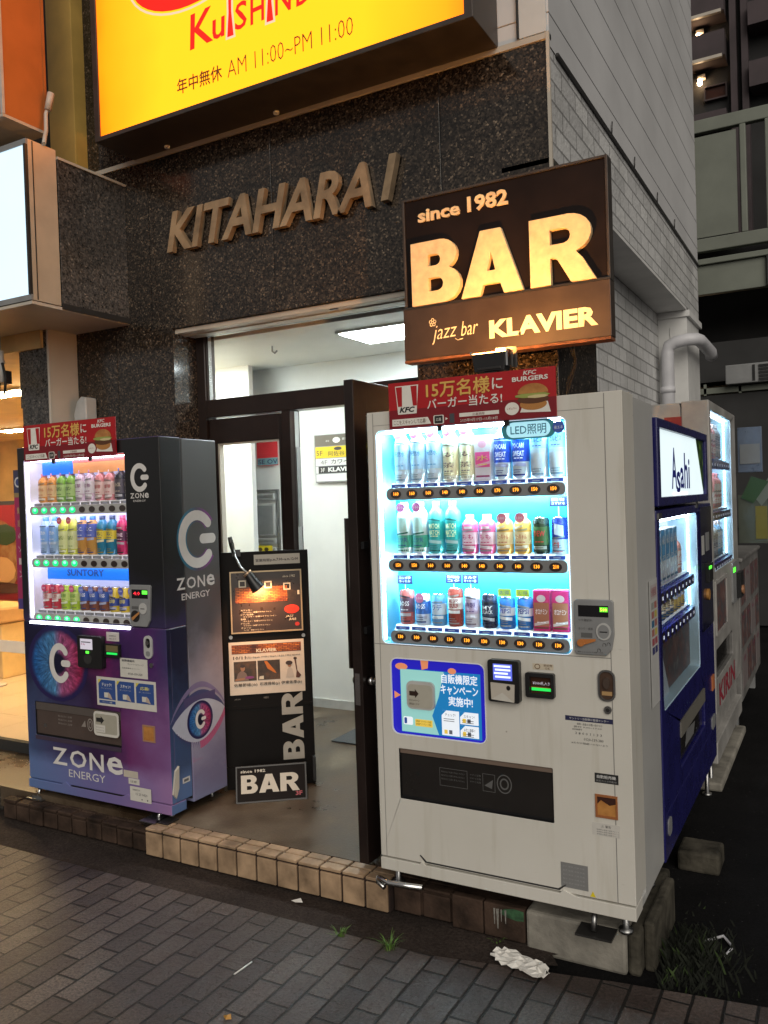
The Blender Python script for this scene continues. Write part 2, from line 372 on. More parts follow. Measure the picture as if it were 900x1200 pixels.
    def text(s, t, a, b, m, w=None, h=None, c=0, bold=0, shear=0, depth=0, al='l', rot=0, wrap=None, res=2):
        if bold and any(ord(q) > 0x2e7f for q in t):
            d = bold*(h or .05)*.75
            for k, (ex, ey) in enumerate(((-d, 0), (d, 0), (0, -d), (0, d))): s.text(t, a+ex, b+ey, m, w, h, c+.0002*k, 0, shear, depth, al, rot, wrap, res)
            bold = 0; c += .0009
        V, F, x0, x1, y0, y1 = text_mesh(t, bold, shear, 0, res)
        sx = w/(x1-x0) if w else None; sy = h/(y1-y0) if h else None
        sx = sx or sy; sy = sy or sx; W_ = (x1-x0)*sx
        off = -W_/2 if al == 'c' else -W_ if al == 'r' else 0
        cr, sr = math.cos(rot), math.sin(rot); P = []
        for v in V:
            x = (v.x-x0)*sx+off; y = (v.y-y0)*sy; x, y = a+x*cr-y*sr, b+x*sr+y*cr
            if wrap: P.append((wrap[0]+wrap[2]*math.sin((x-wrap[0])/wrap[2]), y, wrap[1]+wrap[2]*math.cos((x-wrap[0])/wrap[2])))
            else: P.append((x, y, c+depth))
        s.raw(P, F, m)
        if depth:
            cnt = {}
            for f in F:
                for i in range(len(f)):
                    e = (f[i], f[(i+1) % len(f)]); cnt.setdefault(tuple(sorted(e)), []).append(e)
            n = len(P); P2 = P+[(p[0], p[1], c) for p in P]
            s.raw(P2, [(e[0][0], e[0][1], e[0][1]+n, e[0][0]+n) for e in cnt.values() if len(e) == 1], m)
        return s
    def build(s, name, parent=None, bevel=0, seg=2, weld=True):
        me = bpy.data.meshes.new(name); off = parent_loc(parent) if parent else Vector((0, 0, 0))
        me.from_pydata([tuple(v-off) for v in s.v], [], s.f)
        for m in s.ml: me.materials.append(m)
        me.polygons.foreach_set('material_index', s.fm); me.polygons.foreach_set('use_smooth', s.sm)
        l = me.uv_layers.new(name='UVMap'); fl = [x for f in s.uv for q in f for x in q]; l.data.foreach_set('uv', fl)
        bm = bmesh.new(); bm.from_mesh(me)
        if weld: bmesh.ops.remove_doubles(bm, verts=bm.verts, dist=1e-5)
        bmesh.ops.recalc_face_normals(bm, faces=bm.faces); bm.to_mesh(me); bm.free(); me.update()
        o = bpy.data.objects.new(name, me); COL.objects.link(o)
        if parent: o.parent = parent
        if bevel:
            b = o.modifiers.new('bevel', 'BEVEL'); b.width = bevel; b.segments = seg; b.limit_method = 'ANGLE'; b.angle_limit = R(50)
        return o
def split_build(b, name, parent=None, gap=.004, **kw):
    # every separate piece (by its box) becomes an object of its own
    boxes = []
    for i, f in enumerate(b.f):
        p = [b.v[k] for k in f]; boxes.append([Vector((min(q[j] for q in p) for j in range(3))), Vector((max(q[j] for q in p) for j in range(3))), [i]])
    done = False
    while not done:
        done = True; out = []
        for lo, hi, ids in boxes:
            for o in out:
                if all(lo[j]-gap <= o[1][j] and o[0][j]-gap <= hi[j] for j in range(3)):
                    o[0] = Vector((min(lo[j], o[0][j]) for j in range(3))); o[1] = Vector((max(hi[j], o[1][j]) for j in range(3))); o[2] += ids; done = False; break
            else: out.append([lo, hi, list(ids)])
        boxes = out
    res = []
    for lo, hi, ids in boxes:
        q = MB(WORLD); mp = {}
        for i in sorted(ids):
            ff = []
            for k in b.f[i]:
                if k not in mp: mp[k] = len(q.v); q.v.append(b.v[k])
                ff.append(mp[k])
            q.f.append(ff); q.uv.append(b.uv[i]); q.sm.append(b.sm[i]); q.fm.append(q.mi(b.ml[b.fm[i]]))
        res.append(q.build(name, parent, **kw))
    return res
def word_letters(fr, word, parent, x0, z0, m, w, h, depth, bold, shear, c=0, res=3):
    V, F, X0, X1, y0, y1 = text_mesh(word, bold, shear, 0, res); sc = w/(X1-X0)
    for i, q in enumerate(word):
        if q == ' ': continue
        _, _, a0, a1, b0, b1 = text_mesh(q, bold, shear, 0, res); px1 = text_mesh(word[:i+1], bold, shear, 0, res)[3]
        b = MB(fr); b.text(q, x0+(px1-(a1-a0)-X0)*sc, z0+(b0-y0)*h/(y1-y0), m, w=(a1-a0)*sc, h=h*(b1-b0)/(y1-y0), c=c, depth=depth, bold=bold, shear=shear, res=res); b.build('letter', parent)
def qa(cx, cy, rx, ry, t0, t1, n=8): return [(cx+rx*math.cos(R(t0+(t1-t0)*i/n)), cy+ry*math.sin(R(t0+(t1-t0)*i/n))) for i in range(n+1)]
GLYPH = {
 'B': ([(0, 0)]+qa(.62, .285, .38, .285, -90, 65)+qa(.60, .755, .335, .245, -40, 90)+[(0, 1)], [[(.35, .60), (.50, .60)]+qa(.50, .69, .105, .09, -80, 80, 6)+[(.50, .78), (.35, .78)], [(.35, .20), (.52, .20)]+qa(.53, .305, .12, .105, -80, 80, 6)+[(.52, .41), (.35, .41)]]),
 'A': ([(0, 0), (.31, 0), (.365, .17), (.635, .17), (.69, 0), (1, 0), (.665, 1), (.335, 1)], [[(.435, .37), (.565, .37), (.50, .64)]]),
 'R': ([(0, 0), (.32, 0), (.32, .39), (.37, .39), (.43, .35), (.63, 0), (1, 0), (.80, .34), (.71, .44)]+qa(.60, .715, .345, .285, -45, 90)+[(0, 1)], [[(.32, .585), (.52, .585)]+qa(.52, .695, .11, .11, -80, 80, 6)+[(.52, .805), (.32, .805)]])}
def bar_word(b, x, z, w, h, m, c0, c1, parts=(('B', 0, .285), ('A', .305, .345), ('R', .67, .33)), rot=False):
    for q, o, k in parts:
        T = (lambda p: (x-p[1]*h, z+(o+p[0]*k)*w)) if rot else (lambda p: (x+(o+p[0]*k)*w, z+p[1]*h))
        b.slab([T(p) for p in GLYPH[q][0]], c0, c1, m, [[T(p) for p in l] for l in GLYPH[q][1]])
def wrap_rect(b, a0, z0, a1, z1, r, m, n=8, sl=0):
    P = []
    for i in range(n+1):
        a = a0+(a1-a0)*i/n; d = sl*(i/n-.5); P += [(r*math.sin(a/r), z0+d, r*math.cos(a/r)), (r*math.sin(a/r), z1+d, r*math.cos(a/r))]
    b.raw(P, [(2*i, 2*i+2, 2*i+3, 2*i+1) for i in range(n)], m, smooth=True)
def parent_loc(o):
    v = Vector((0, 0, 0))
    while o: v += o.location; o = o.parent
    return v
def thing(name, label, cat, loc=(0, 0, 0), group=None, rz=0):
    o = bpy.data.objects.new(name, None); COL.objects.link(o); o.location = loc; o.rotation_euler.z = rz; o.empty_display_size = .1
    o['label'] = label; o['category'] = cat
    if group: o['group'] = group
    return o
def tag(o, label, cat, group=None):
    o['label'] = label; o['category'] = cat
    if group: o['group'] = group
    return o
def struct(o): o['kind'] = 'structure'; return o
# ================================================================== THE SETTING
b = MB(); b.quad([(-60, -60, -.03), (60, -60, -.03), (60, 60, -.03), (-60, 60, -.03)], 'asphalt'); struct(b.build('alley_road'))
edge = [(-16, 2.70), (-3.4, 2.71), (-1.4, 2.73), (-.72, 2.86), (-.27, 2.925), (1.2, 3.12), (14, 4.9)]
b = MB(); b.slab([(-16, -9), (14, -9)]+edge[::-1], -.03, 0, 'paving bricks', back=False); struct(b.build('pavement'))
b = MB(); b.quad([(-16, 2.6, -.006), (-1.3, 2.6, -.006), (-1.02, 2.74, -.006), (-1.06, 2.83, -.007), (-.94, 2.88, -.006), (-.98, 2.94, -.007), (-.90, 3.0, -.006), (-.9, 3.3, -.006), (-16, 3.3, -.006)], 'gutter'); struct(b.build('gutter'))
# ---------------------------------------------------------------- the building with the entrance
BLD = thing('building', 'dark granite building with a white tiled flank and an open glass entrance', 'building', (-2.5, 3.8, 0))
b = MB()
for x0, x1 in ((-4.347, -3.992), (-3.988, -3.52)): b.box(x0, x1, 3.8, 4.12, .10, 2.765, 'granite dark')
xs = [-4.347, -3.68, -2.752, -1.716, -1.152]
for x0, x1 in zip(xs, xs[1:]): b.box(x0+.003, x1-.003, 3.8, 4.12, 2.765, 3.80, 'granite dark')
b.box(-4.34, -1.16, 3.806, 4.1, 2.77, 3.79, 'dark wall')
b.build('granite_wall', BLD, bevel=.002)
b = MB(); b.box(-1.885, -1.152, 3.8, 4.5, .0, 2.763, 'granite dark'); b.build('granite_column', BLD, bevel=.003)
b = MB(); b.box(-4.347, -1.15, 3.79, 3.83, 3.802, 3.83, 'beige metal'); b.box(-1.162, -1.147, 3.785, 3.80, 2.765, 3.83, 'beige metal'); b.build('metal_trim', BLD)
b = MB()
for i in range(12): b.box(-1.9, -1.152, 3.81+.004*(i % 2), 4.1, 3.832+i*.42, 3.832+i*.42+.416, 'plaster white')
b.box(-14, -4.43, 3.9, 4.3, 3.832, 8.8, 'dark wall'); b.box(-4.43, -1.902, 3.815, 4.1, 3.832, 8.8, 'granite dark'); b.box(-1.30, -1.16, 3.79, 3.806, 3.835, 8.8, 'plaster white'); b.box(-1.30, -1.29, 3.78, 3.79, 3.835, 8.8, 'alley concrete')
b.build('upper_wall', BLD)
b = MB(); b.box(-4.43, -4.20, 3.72, 3.9, 3.70, 8.8, 'yellow lit pillar'); b.build('pillar', BLD, bevel=.004)
sw = side(-1.4, 0)
b = MB(sw); b.box(3.801, 8.26, 3.771, 9.2, 0, .25, 'white siding'); b.build('siding', BLD)
b = MB(sw); b.box(3.801, 8.26, 3.26, 3.769, 0, .246, 'white wall tile'); b.build('tile_band', BLD)
b = MB(sw); b.box(3.90, 8.27, 3.762, 3.778, .2495, .262, 'dark metal')
for y in (4.95, 5.55, 6.3, 7.0): b.tube([(y, 3.775, .258), (y, 3.85, .262)], .004, 'dark metal', 6)
b.build('drip_flashing', BLD)
b = MB(sw); b.box(4.5, 8.26, 0, 3.255, -.4, 0, 'white wall tile'); b.build('tiled_wall', BLD)
b = MB(sw); b.box(3.80, 7.58, 3.235, 3.258, .0, .244, 'plaster white'); b.build('soffit', BLD)
b = MB(sw); b.box(7.58, 8.26, 0, 3.234, .001, .243, 'plaster white'); b.box(7.56, 8.27, 3.18, 3.234, .001, .27, 'plaster white'); b.box(7.574, 7.58, 0, 3.1, .10, .108, 'light grey plastic'); b.build('pilaster', BLD, bevel=.004)
b = MB(); b.box(-12, -1.4, 8.1, 8.26, 0, 9.2, 'dark wall'); b.build('rear_wall', BLD)
# lobby
b = MB(); b.box(-4.85, -3.895, 5.0, 5.05, .135, 3.0, 'lobby paint'); b.box(-4.85, -4.155, 5.051, 5.24, .135, 3.0, 'lobby paint'); b.build('lobby_pier', BLD)
b = MB()
b.box(-4.9, -1.5, 5.25, 5.4, .135, 3.0, 'lobby paint')
b.box(-1.62, -1.5, 4.5, 5.25, .135, 3.0, 'lobby paint'); b.box(-4.9, -4.75, 4.12, 5.25, .135, 3.0, 'lobby paint'); b.box(-4.75, -3.6, 4.122, 4.15, .135, 3.0, 'lobby paint')
b.box(-3.6, -1.5, 5.238, 5.25, .135, .20, 'light grey plastic')
b.build('lobby_wall', BLD)
b = MB(); b.box(-4.9, -1.5, 4.12, 5.4, 2.735, 2.80, 'lobby paint'); b.build('lobby_ceiling', BLD)
fl = MB(); fl.box(-4.9, -1.66, 3.045, 5.3, .02, .135, 'stained floor'); struct(fl.build('entrance_floor'))
# door frame and leaves
b = MB(); FZ = .136
b.box(-3.52, -3.455, 4.0, 4.1, FZ, 2.80, 'bronze frame'); b.box(-1.884, -1.80, 4.0, 4.1, FZ, 2.80, 'bronze frame')
b.box(-3.455, -1.884, 4.0, 4.1, 2.757, 2.80, 'bronze frame'); b.box(-3.455, -1.884, 4.0, 4.1, 2.235, 2.345, 'bronze frame')
b.box(-2.885, -2.825, 4.0, 4.1, FZ, 2.235, 'bronze frame')
fr = b.build('door_frame', BLD, bevel=.003)
b = MB(); b.box(-3.452, -3.437, 4.02, 4.05, 2.346, 2.756, 'chrome'); b.box(-3.56, -3.522, 3.99, 4.0, FZ, 2.74, 'steel'); b.box(-2.824, -2.812, 4.03, 4.07, FZ, 2.23, 'chrome'); b.box(-3.437, -1.886, 4.03, 4.045, 2.741, 2.756, 'steel'); b.box(-2.812, -2.806, 4.03, 4.07, 1.55, 2.02, 'steel')
split_build(b, 'metal_strip', fr)
b = MB(); b.quad([(-3.44, 4.05, 2.346), (-1.886, 4.05, 2.346), (-1.886, 4.05, 2.742), (-3.44, 4.05, 2.742)], 'clear glass'); b.build('transom_pane', fr)
b = MB(); b.box(-3.45, -3.395, 4.02, 4.08, FZ, 2.225, 'bronze frame'); b.box(-2.922, -2.887, 4.02, 4.08, FZ, 2.225, 'bronze frame'); b.box(-3.395, -2.922, 4.02, 4.08, 2.075, 2.225, 'bronze frame'); b.box(-3.395, -2.922, 4.02, 4.08, FZ, .30, 'bronze frame')
lf = b.build('fixed_leaf', BLD, bevel=.003)
b = MB(); b.quad([(-3.395, 4.05, .30), (-2.922, 4.05, .30), (-2.922, 4.05, 2.075), (-3.395, 4.05, 2.075)], 'clear glass'); b.build('pane', lf)
b = MB(); b.box(-3.395, -3.383, 4.03, 4.07, .30, 2.075, 'beige metal'); b.box(-3.383, -2.922, 4.03, 4.07, 2.064, 2.075, 'beige metal'); b.build('glazing_bead', lf)
b = MB(); b.box(-3.52, -1.886, 3.82, 3.998, 2.735, 2.763, 'beige metal'); b.box(-3.52, -1.886, 3.89, 3.905, 2.728, 2.735, 'beige metal'); b.box(-2.42, -2.37, 3.83, 3.85, 2.73, 2.735, 'black plastic'); b.build('shutter_box', BLD, bevel=.003)
# open door leaf, seen edge on
b = MB(); dx0, dx1 = -1.838, -1.792
for y0, y1, z0, z1 in ((3.0, 3.10, .155, 2.205), (3.92, 4.02, .155, 2.205), (3.10, 3.92, 2.06, 2.205), (3.10, 3.92, .155, .34)): b.box(dx0, dx1, y0, y1, z0, z1, 'bronze frame')
dr = b.build('door', BLD, bevel=.003); dr['label'] = 'open dark bronze glass door leaf seen edge on'
b = MB(); b.box(-1.819, -1.811, 3.10, 3.92, .34, 2.06, 'smoked glass'); b.build('pane', dr)
b = MB(); b.tube([(-1.882, 3.07, .97), (-1.882, 3.07, 1.62)], .016, 'bronze frame', 12); b.tube([(-1.882, 3.07, 1.08), (-1.838, 3.07, 1.08)], .009, 'bronze frame'); b.tube([(-1.882, 3.07, 1.52), (-1.838, 3.07, 1.52)], .009, 'bronze frame'); b.build('pull_handle', dr)
b = MB(); b.box(-1.828, -1.804, 2.996, 3.0, .83, .965, 'chrome'); b.tube([(-1.792, 3.05, .925), (-1.765, 3.05, .925)], [.022, .019], 'chrome', 16); b.tube([(-1.765, 3.05, .925), (-1.757, 3.05, .925)], .013, 'steel', 16); b.tube([(-1.838, 3.05, .925), (-1.862, 3.05, .925)], [.02, .017], 'dark metal', 16); b.build('lock', dr)
b = MB()
for z in (1.49, 1.13): b.box(-1.79, -1.775, 3.02, 3.06, z, z+.03, 'black plastic')
split_build(b, 'hinge', dr)
# tiled step under the entrance
def tiles(b, x0, x1, y0, y1, z, m, w=.110, rows=2, jit=.0):
    n = round((x1-x0)/w); w = (x1-x0)/n; g = .0055
    for i in range(n):
        a, c = x0+i*w+g, x0+(i+1)*w-g; j = lambda: random.uniform(-jit, jit)
        b.box(a, c, y0-.010+j(), y0+.002, .004, z-.021, m); b.box(a, c, y0-.009+j(), y0+.044, z-.013, z+j(), m)
        b.box(a, c, y0+.054, y1-g, z-.02, z-.001+j(), m)
b = MB(); b.box(-3.02, -1.665, 2.945, 3.045, 0, .126, 'grout'); tiles(b, -3.02, -1.665, 2.945, 3.05, .135, 'tile clean'); st = b.build('entrance_step', None, bevel=.003); struct(st)
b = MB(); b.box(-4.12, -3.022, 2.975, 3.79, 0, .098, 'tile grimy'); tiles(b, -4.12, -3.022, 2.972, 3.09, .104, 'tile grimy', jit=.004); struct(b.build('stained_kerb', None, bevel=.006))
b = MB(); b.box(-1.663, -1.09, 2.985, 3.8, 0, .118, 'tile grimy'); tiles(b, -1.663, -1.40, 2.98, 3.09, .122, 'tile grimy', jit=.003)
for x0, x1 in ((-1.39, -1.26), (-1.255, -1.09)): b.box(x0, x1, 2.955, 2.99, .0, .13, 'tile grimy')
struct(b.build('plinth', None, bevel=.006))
# ---------------------------------------------------------------- the shop on the left
SH = thing('shop', 'warmly lit corner shop with granite fascia and tiled floor at the left edge', 'shop', (-6, 3.5, 0))
b = MB(); b.box(-16, -4.25, 3.0, 3.52, -.02, .13, 'granite grey')
for i in range(20): b.box(-4.252-.36*(i+1), -4.256-.36*i, 2.995, 3.22, .10, .134, 'shop tile'); b.box(-4.252-.36*(i+1), -4.256-.36*i, 3.224, 3.52, .10, .134, 'shop tile')
b.build('step', SH)
b = MB(); b.box(-16, -4.36, 3.52, 3.56, .12, .203, 'black rubber'); b.build('sill', SH)
b = MB()
for i in range(24):
    for j in range(14): b.box(-4.3-.42*(i+1)+.003, -4.3-.42*i, 3.56+.42*j+.003, 3.56+.42*(j+1), .15, .2, 'shop tile')
b.build('shop_floor', SH)
b = MB(); b.box(-4.62, -4.367, 3.58, 3.95, .13, 2.846, 'granite grey'); b.box(-4.66, -4.62, 3.60, 3.9, 2.36, 2.846, 'granite grey'); b.build('column', SH, bevel=.003)
b = MB(); b.box(-4.366, -4.348, 3.575, 3.80, .10, 2.834, 'beige panel'); b.build('column_cladding', SH, bevel=.003)
b = MB(); b.box(-3.955, -3.87, 3.292, 3.80, 2.85, 3.69, 'granite grey'); b.box(-3.958, -3.868, 3.292, 3.56, 2.87, 3.67, 'granite grey'); b.box(-12, -3.958, 3.292, 3.8, 2.85, 3.69, 'granite grey'); b.build('fascia', SH, bevel=.002)
b = MB(); b.box(-12, -3.872, 3.09, 3.80, 2.832, 2.849, 'beige metal'); b.box(-3.885, -3.862, 3.29, 3.80, 2.836, 2.87, 'dark metal'); b.box(-3.885, -3.862, 3.29, 3.80, 3.685, 3.70, 'beige metal'); b.build('soffit', SH)
b = MB(); b.box(-12, -4.4, 8.0, 8.1, .2, 2.9, 'shop wall'); b.box(-4.62, -4.55, 3.95, 8.0, .2, 2.9, 'shop wall'); b.box(-12.1, -12, 3.6, 8.1, .2, 2.9, 'shop wall'); b.build('interior_wall', SH)
b = MB(); b.box(-12, -4.4, 3.56, 8.0, 2.72, 2.83, 'shop wall'); b.build('ceiling', SH)
b = MB(); b.quad([(-12, 3.55, .203), (-4.63, 3.55, .203), (-4.63, 3.55, 2.72), (-12, 3.55, 2.72)], 'clear glass'); b.build('window_pane', SH)
glow('shop lamp', (1, .72, .36), 190)
for k, (x, y) in enumerate(((-6.25, 4.7), (-9.0, 6.9), (-5.6, 6.2), (-7.6, 5.2))):
    t = thing('ceiling_light', ['bright ceiling light nearest the shop window', 'far ceiling light deep inside the warm shop', 'ceiling light above the shop floor behind the column', 'ceiling light in the middle of the shop'][k], 'light', (x, y, 2.70), 'ceiling lights in the shop')
    b = MB(); b.box(x-.3, x+.3, y-.12, y+.12, 2.70, 2.719, 'display white'); b.build('housing', t)
    b = MB(); b.box(x-.28, x+.28, y-.1, y+.1, 2.694, 2.699, 'shop lamp'); b.build('diffuser', t)
# ---------------------------------------------------------------- dark building across the alley
mat('brown concrete', (.060, .045, .050), .8, var=.25, vs=3)
BG = thing('apartment_block', 'dark building across the alley with pale balcony panels and tiny lit lamps', 'building', (1, 11, 0))
b = MB(); b.box(-1.9, 12, 12.4, 13, -.03, 14, 'dark wall'); b.box(-2.2, 12, 11.3, 12.4, 4.55, 4.7, 'dark wall'); b.build('wall', BG)
b = MB()
b.box(-1.8, 6, 11.0, 11.1, 6.08, 6.24, 'railing green'); b.box(-1.8, 6, 11.0, 11.1, 4.62, 4.78, 'railing green')
for x in (-1.02, -.74, .3, 1.4): b.box(x, x+.07, 11.0, 11.08, 4.78, 6.08, 'railing green')
b.build('balcony_frame', BG, bevel=.01)
b = MB()
for x0, x1, z0, z1 in ((-1.9, -1.27, 7.46, 7.80), (-1.9, -1.27, 8.05, 8.5), (-1.9, -1.27, 6.55, 6.75), (-.98, -.2, 7.75, 8.05), (-.98, -.2, 6.95, 7.28), (.1, 1.5, 7.4, 7.8)): b.box(x0, x1, 12.05, 12.4, z0, z1, 'brown concrete')
for x in (-1.22, -1.08, -.02): b.box(x, x+.08, 12.2, 12.4, 4.7, 9.5, 'brown concrete')
for z in (7.44, 8.03): b.box(-1.75, -1.30, 12.0, 12.05, z-.02, z+.02, 'beige metal')
b.build('balcony', BG)
b = MB()
for x0, z0 in ((-1.58, 7.02), (-1.58, 7.62)): b.slab(rect(x0, z0, x0+.3, z0+.2), 0, .05, 'brown concrete', [rect(x0+.02, z0+.02, x0+.28, z0+.18)]); b.r(x0+.02, z0+.02, x0+.28, z0+.18, .01, ink((.05, .02, .015), .2))
b.v = [Vector((v.x, 12.38-v.z, v.y)) for v in b.v]; split_build(b, 'window', BG, gap=.02)
b = MB(); b.box(-1.8, -1.06, 11.03, 11.05, 4.80, 6.04, 'railing green'); b.build('balcony_panel', BG)
b = MB(); b.box(-1.8, 6, 11.05, 11.15, 4.10, 4.46, 'railing green'); b.box(-1.8, 6, 11.0, 11.2, 4.46, 4.53, 'railing green')
b.box(-.76, -.72, 11.0, 11.05, 4.10, 4.46, 'dark metal'); b.build('balcony_fascia', BG, bevel=.008)
b = MB(); b.box(-1.9, 8, 11.4, 11.9, 3.05, 3.55, 'alley concrete'); b.build('beam', BG)
b = MB(); b.box(-1.9, 6, 11.0, 11.06, 2.86, 2.93, 'railing green'); b.box(-1.9, 6, 11.06, 11.12, .0, 2.84, 'dark wall')
for x in (-1.5, -1.1, -.6): b.box(x, x+.03, 11.0, 11.04, 2.84, 2.98, 'railing green')
b.box(-1.9, 6, 11.02, 11.07, 1.2, 2.84, 'alley concrete'); b.build('ledge', BG)
glow('far lamp', (1, .66, .36), 40)
for x, z, l in ((-1.629, 7.90, 'tiny warm wall lamp on the upper floor of the dark block'), (-1.622, 7.28, 'tiny warm wall lamp just above the pale balcony panel'), (-1.66, 3.38, 'tiny reddish lamp near the white pipe')):
    t = thing('wall_lamp', l, 'lamp', (x, 12.3, z), 'tiny lamps on the far block')
    b = MB(); b.lathe(x, z, [(.0, .03), (.045, .03), (.045, 0)], 'dark metal', 10) if 0 else b.box(x-.03, x+.07, 12.3, 12.38, z+.05, z+.10, 'beige metal'); b.build('hood', t)
    b = MB(front(x, 12.3)); b.lathe(0, 0, [(0, z-.05), (.028, z-.03), (.034, z), (.02, z+.045), (0, z+.05)], 'far lamp', 10); b.build('bulb', t)
t = thing('air_conditioner', 'boxy white air conditioner unit on the dark ledge across the alley', 'air conditioner', (-.9, 11.0, 2.93))
b = MB(); b.box(-1.23, -.35, 10.85, 11.15, 2.94, 3.17, 'grey plastic'); b.build('housing', t, bevel=.01)
b = MB(); b.box(-.93, -.90, 10.844, 10.848, 2.96, 3.15, 'black plastic')
for i in range(5): b.box(-.86, -.37, 10.838, 10.848, 2.955+.04*i, 2.985+.04*i, 'black plastic')
b.build('grille', t)
# ================================================================== DRINKS
ORD = ['first', 'second', 'third', 'fourth', 'fifth', 'sixth', 'seventh', 'eighth', 'ninth', 'tenth']
DM = {}
def drink_meshes(spec):
    if spec in DM: return DM[spec]
    look, kind, H, rad, body, lab, l0, l1, cap, txt, tcol, badge = spec
    F = front(0, 0, 0); out = []; mb_ = ink(body, .25); r = rad
    if kind == 'B':
        b = MB(F).lathe(0, 0, [(r*.8, 0), (r, .006), (r, H*.72), (r*.92, H*.79), (r*.52, H*.88), (r*.46, H*.9)], mb_, 14); out.append(('bottle', b))
        b = MB(F).lathe(0, 0, [(r*.5, H*.9), (r*.5, H), (0, H)], ink(cap), 12); out.append(('cap', b))
    elif kind == 'C':
        b = MB(F).lathe(0, 0, [(r*.86, 0), (r, .008), (r, H-.012), (r*.84, H-.003), (r*.84, H), (0, H-.003)], [mb_, mb_, mb_, MATS['chrome'], MATS['chrome'], MATS['chrome']], 16); out.append(('can', b))
    else:
        b = MB(F); b.box(-r, r, 0, H, -r, r*.9, mb_); out.append(('carton', b))
    b = MB(F); wr = (0, 0, r+.0012) if kind != 'P' else None; cz = r*.9+.001
    if lab:
        if kind == 'P': b.r(-r*.92, l0*H, r*.92, l1*H, cz, ink(lab))
        else: b.lathe(0, 0, [(r+.0006, l0*H), (r+.0006, l1*H)], ink(lab), 16)
    rnd = random.Random(look); tint = ink(tuple(min(.86, x*.55+.36) for x in (lab or body))); deep = ink(tuple(x*.35 for x in (lab or body)))
    if kind != 'P':
        R2 = r+.0016; zt = H*(.70 if kind == 'B' else .80)
        wrap_rect(b, -r*.95, l0*H-.016, r*.95, l0*H-.004, R2, tint, sl=rnd.choice((0, .006, -.006)))
        wrap_rect(b, -r*.85, l1*H+.003, r*.85, l1*H+.010, R2, deep, sl=rnd.choice((0, .008, -.008)))
        if l1*H+.02 < zt: wrap_rect(b, -r*rnd.uniform(.3, .7), l1*H+.014, r*rnd.uniform(.3, .7), zt, R2, tint, 6, rnd.choice((0, .01, -.01)))
        wrap_rect(b, -r*.8, .010, r*.8, .016, R2, deep)
        for k in range(2): wrap_rect(b, -r*.6, .022+.008*k, r*(.2+.3*rnd.random()), .0245+.008*k, R2+.0004, deep, 5)
    else:
        b.r(-r*.85, H*.06, r*.85, H*.10, cz+.0004, deep); b.flat(ell(0, H*.80, r*.55, H*.09, 14), cz+.0006, tint)
        b.flat([(-r*.9, l0*H), (r*.9, l0*H+.012), (r*.9, l0*H+.022), (-r*.9, l0*H+.010)], cz+.0008, tint)
    if txt:
        ls = txt.split('|'); hh = min((l1-l0)*H*.42/len(ls)*1.5, .020)
        for i, q in enumerate(ls):
            zc = (l0+(l1-l0)*(.62 if len(ls) == 1 else .55+.3*(.5-i)*1.2))*H-hh/2
            b.text(q, 0, zc, ink(tcol), w=r*1.45, h=hh, c=cz+.001, al='c', wrap=wr, bold=.02, res=1)
        if kind != 'C' or H > .13: b.text('ーーー', 0, (l0+(l1-l0)*.14)*H, ink(tcol), w=r*1.1, h=.004, c=cz+.001, al='c', wrap=wr, res=1)
    if badge:
        zb = H*.9 if kind == 'B' else H*.86
        b.disc(0, zb, .019, .019, r+.003, ink(badge), 18); b.text('%d' % (600 if badge[0] > .8 else 100), 0, zb-.005, ink((.95, .95, .95)), w=.024, h=.010, c=r+.0042, al='c', res=1)
    if b.f: out.append(('label', b))
    me = []
    for n, q in out:
        o = q.build(n); me.append((n, o.data)); bpy.data.objects.remove(o)
    DM[spec] = me
    return me
def place_drink(spec, loc, label, group, rz=0):
    nm = {'B': 'drink_bottle', 'C': 'drink_can', 'P': 'drink_carton'}[spec[1]]
    t = thing(nm, label, {'B': 'bottle', 'C': 'can', 'P': 'carton'}[spec[1]], loc, group, rz)
    for n, me in drink_meshes(spec):
        o = bpy.data.objects.new(n, me); COL.objects.link(o); o.parent = t
def D(look, kind, H, body, lab=None, l0=.2, l1=.65, cap=(.8, .8, .8), txt='', tcol=(.02, .03, .2), badge=None, r=None):
    return (look, kind, H, r or {'B': .0325, 'C': .0305, 'P': .032}[kind], body, lab, l0, l1, cap, txt, tcol, badge)
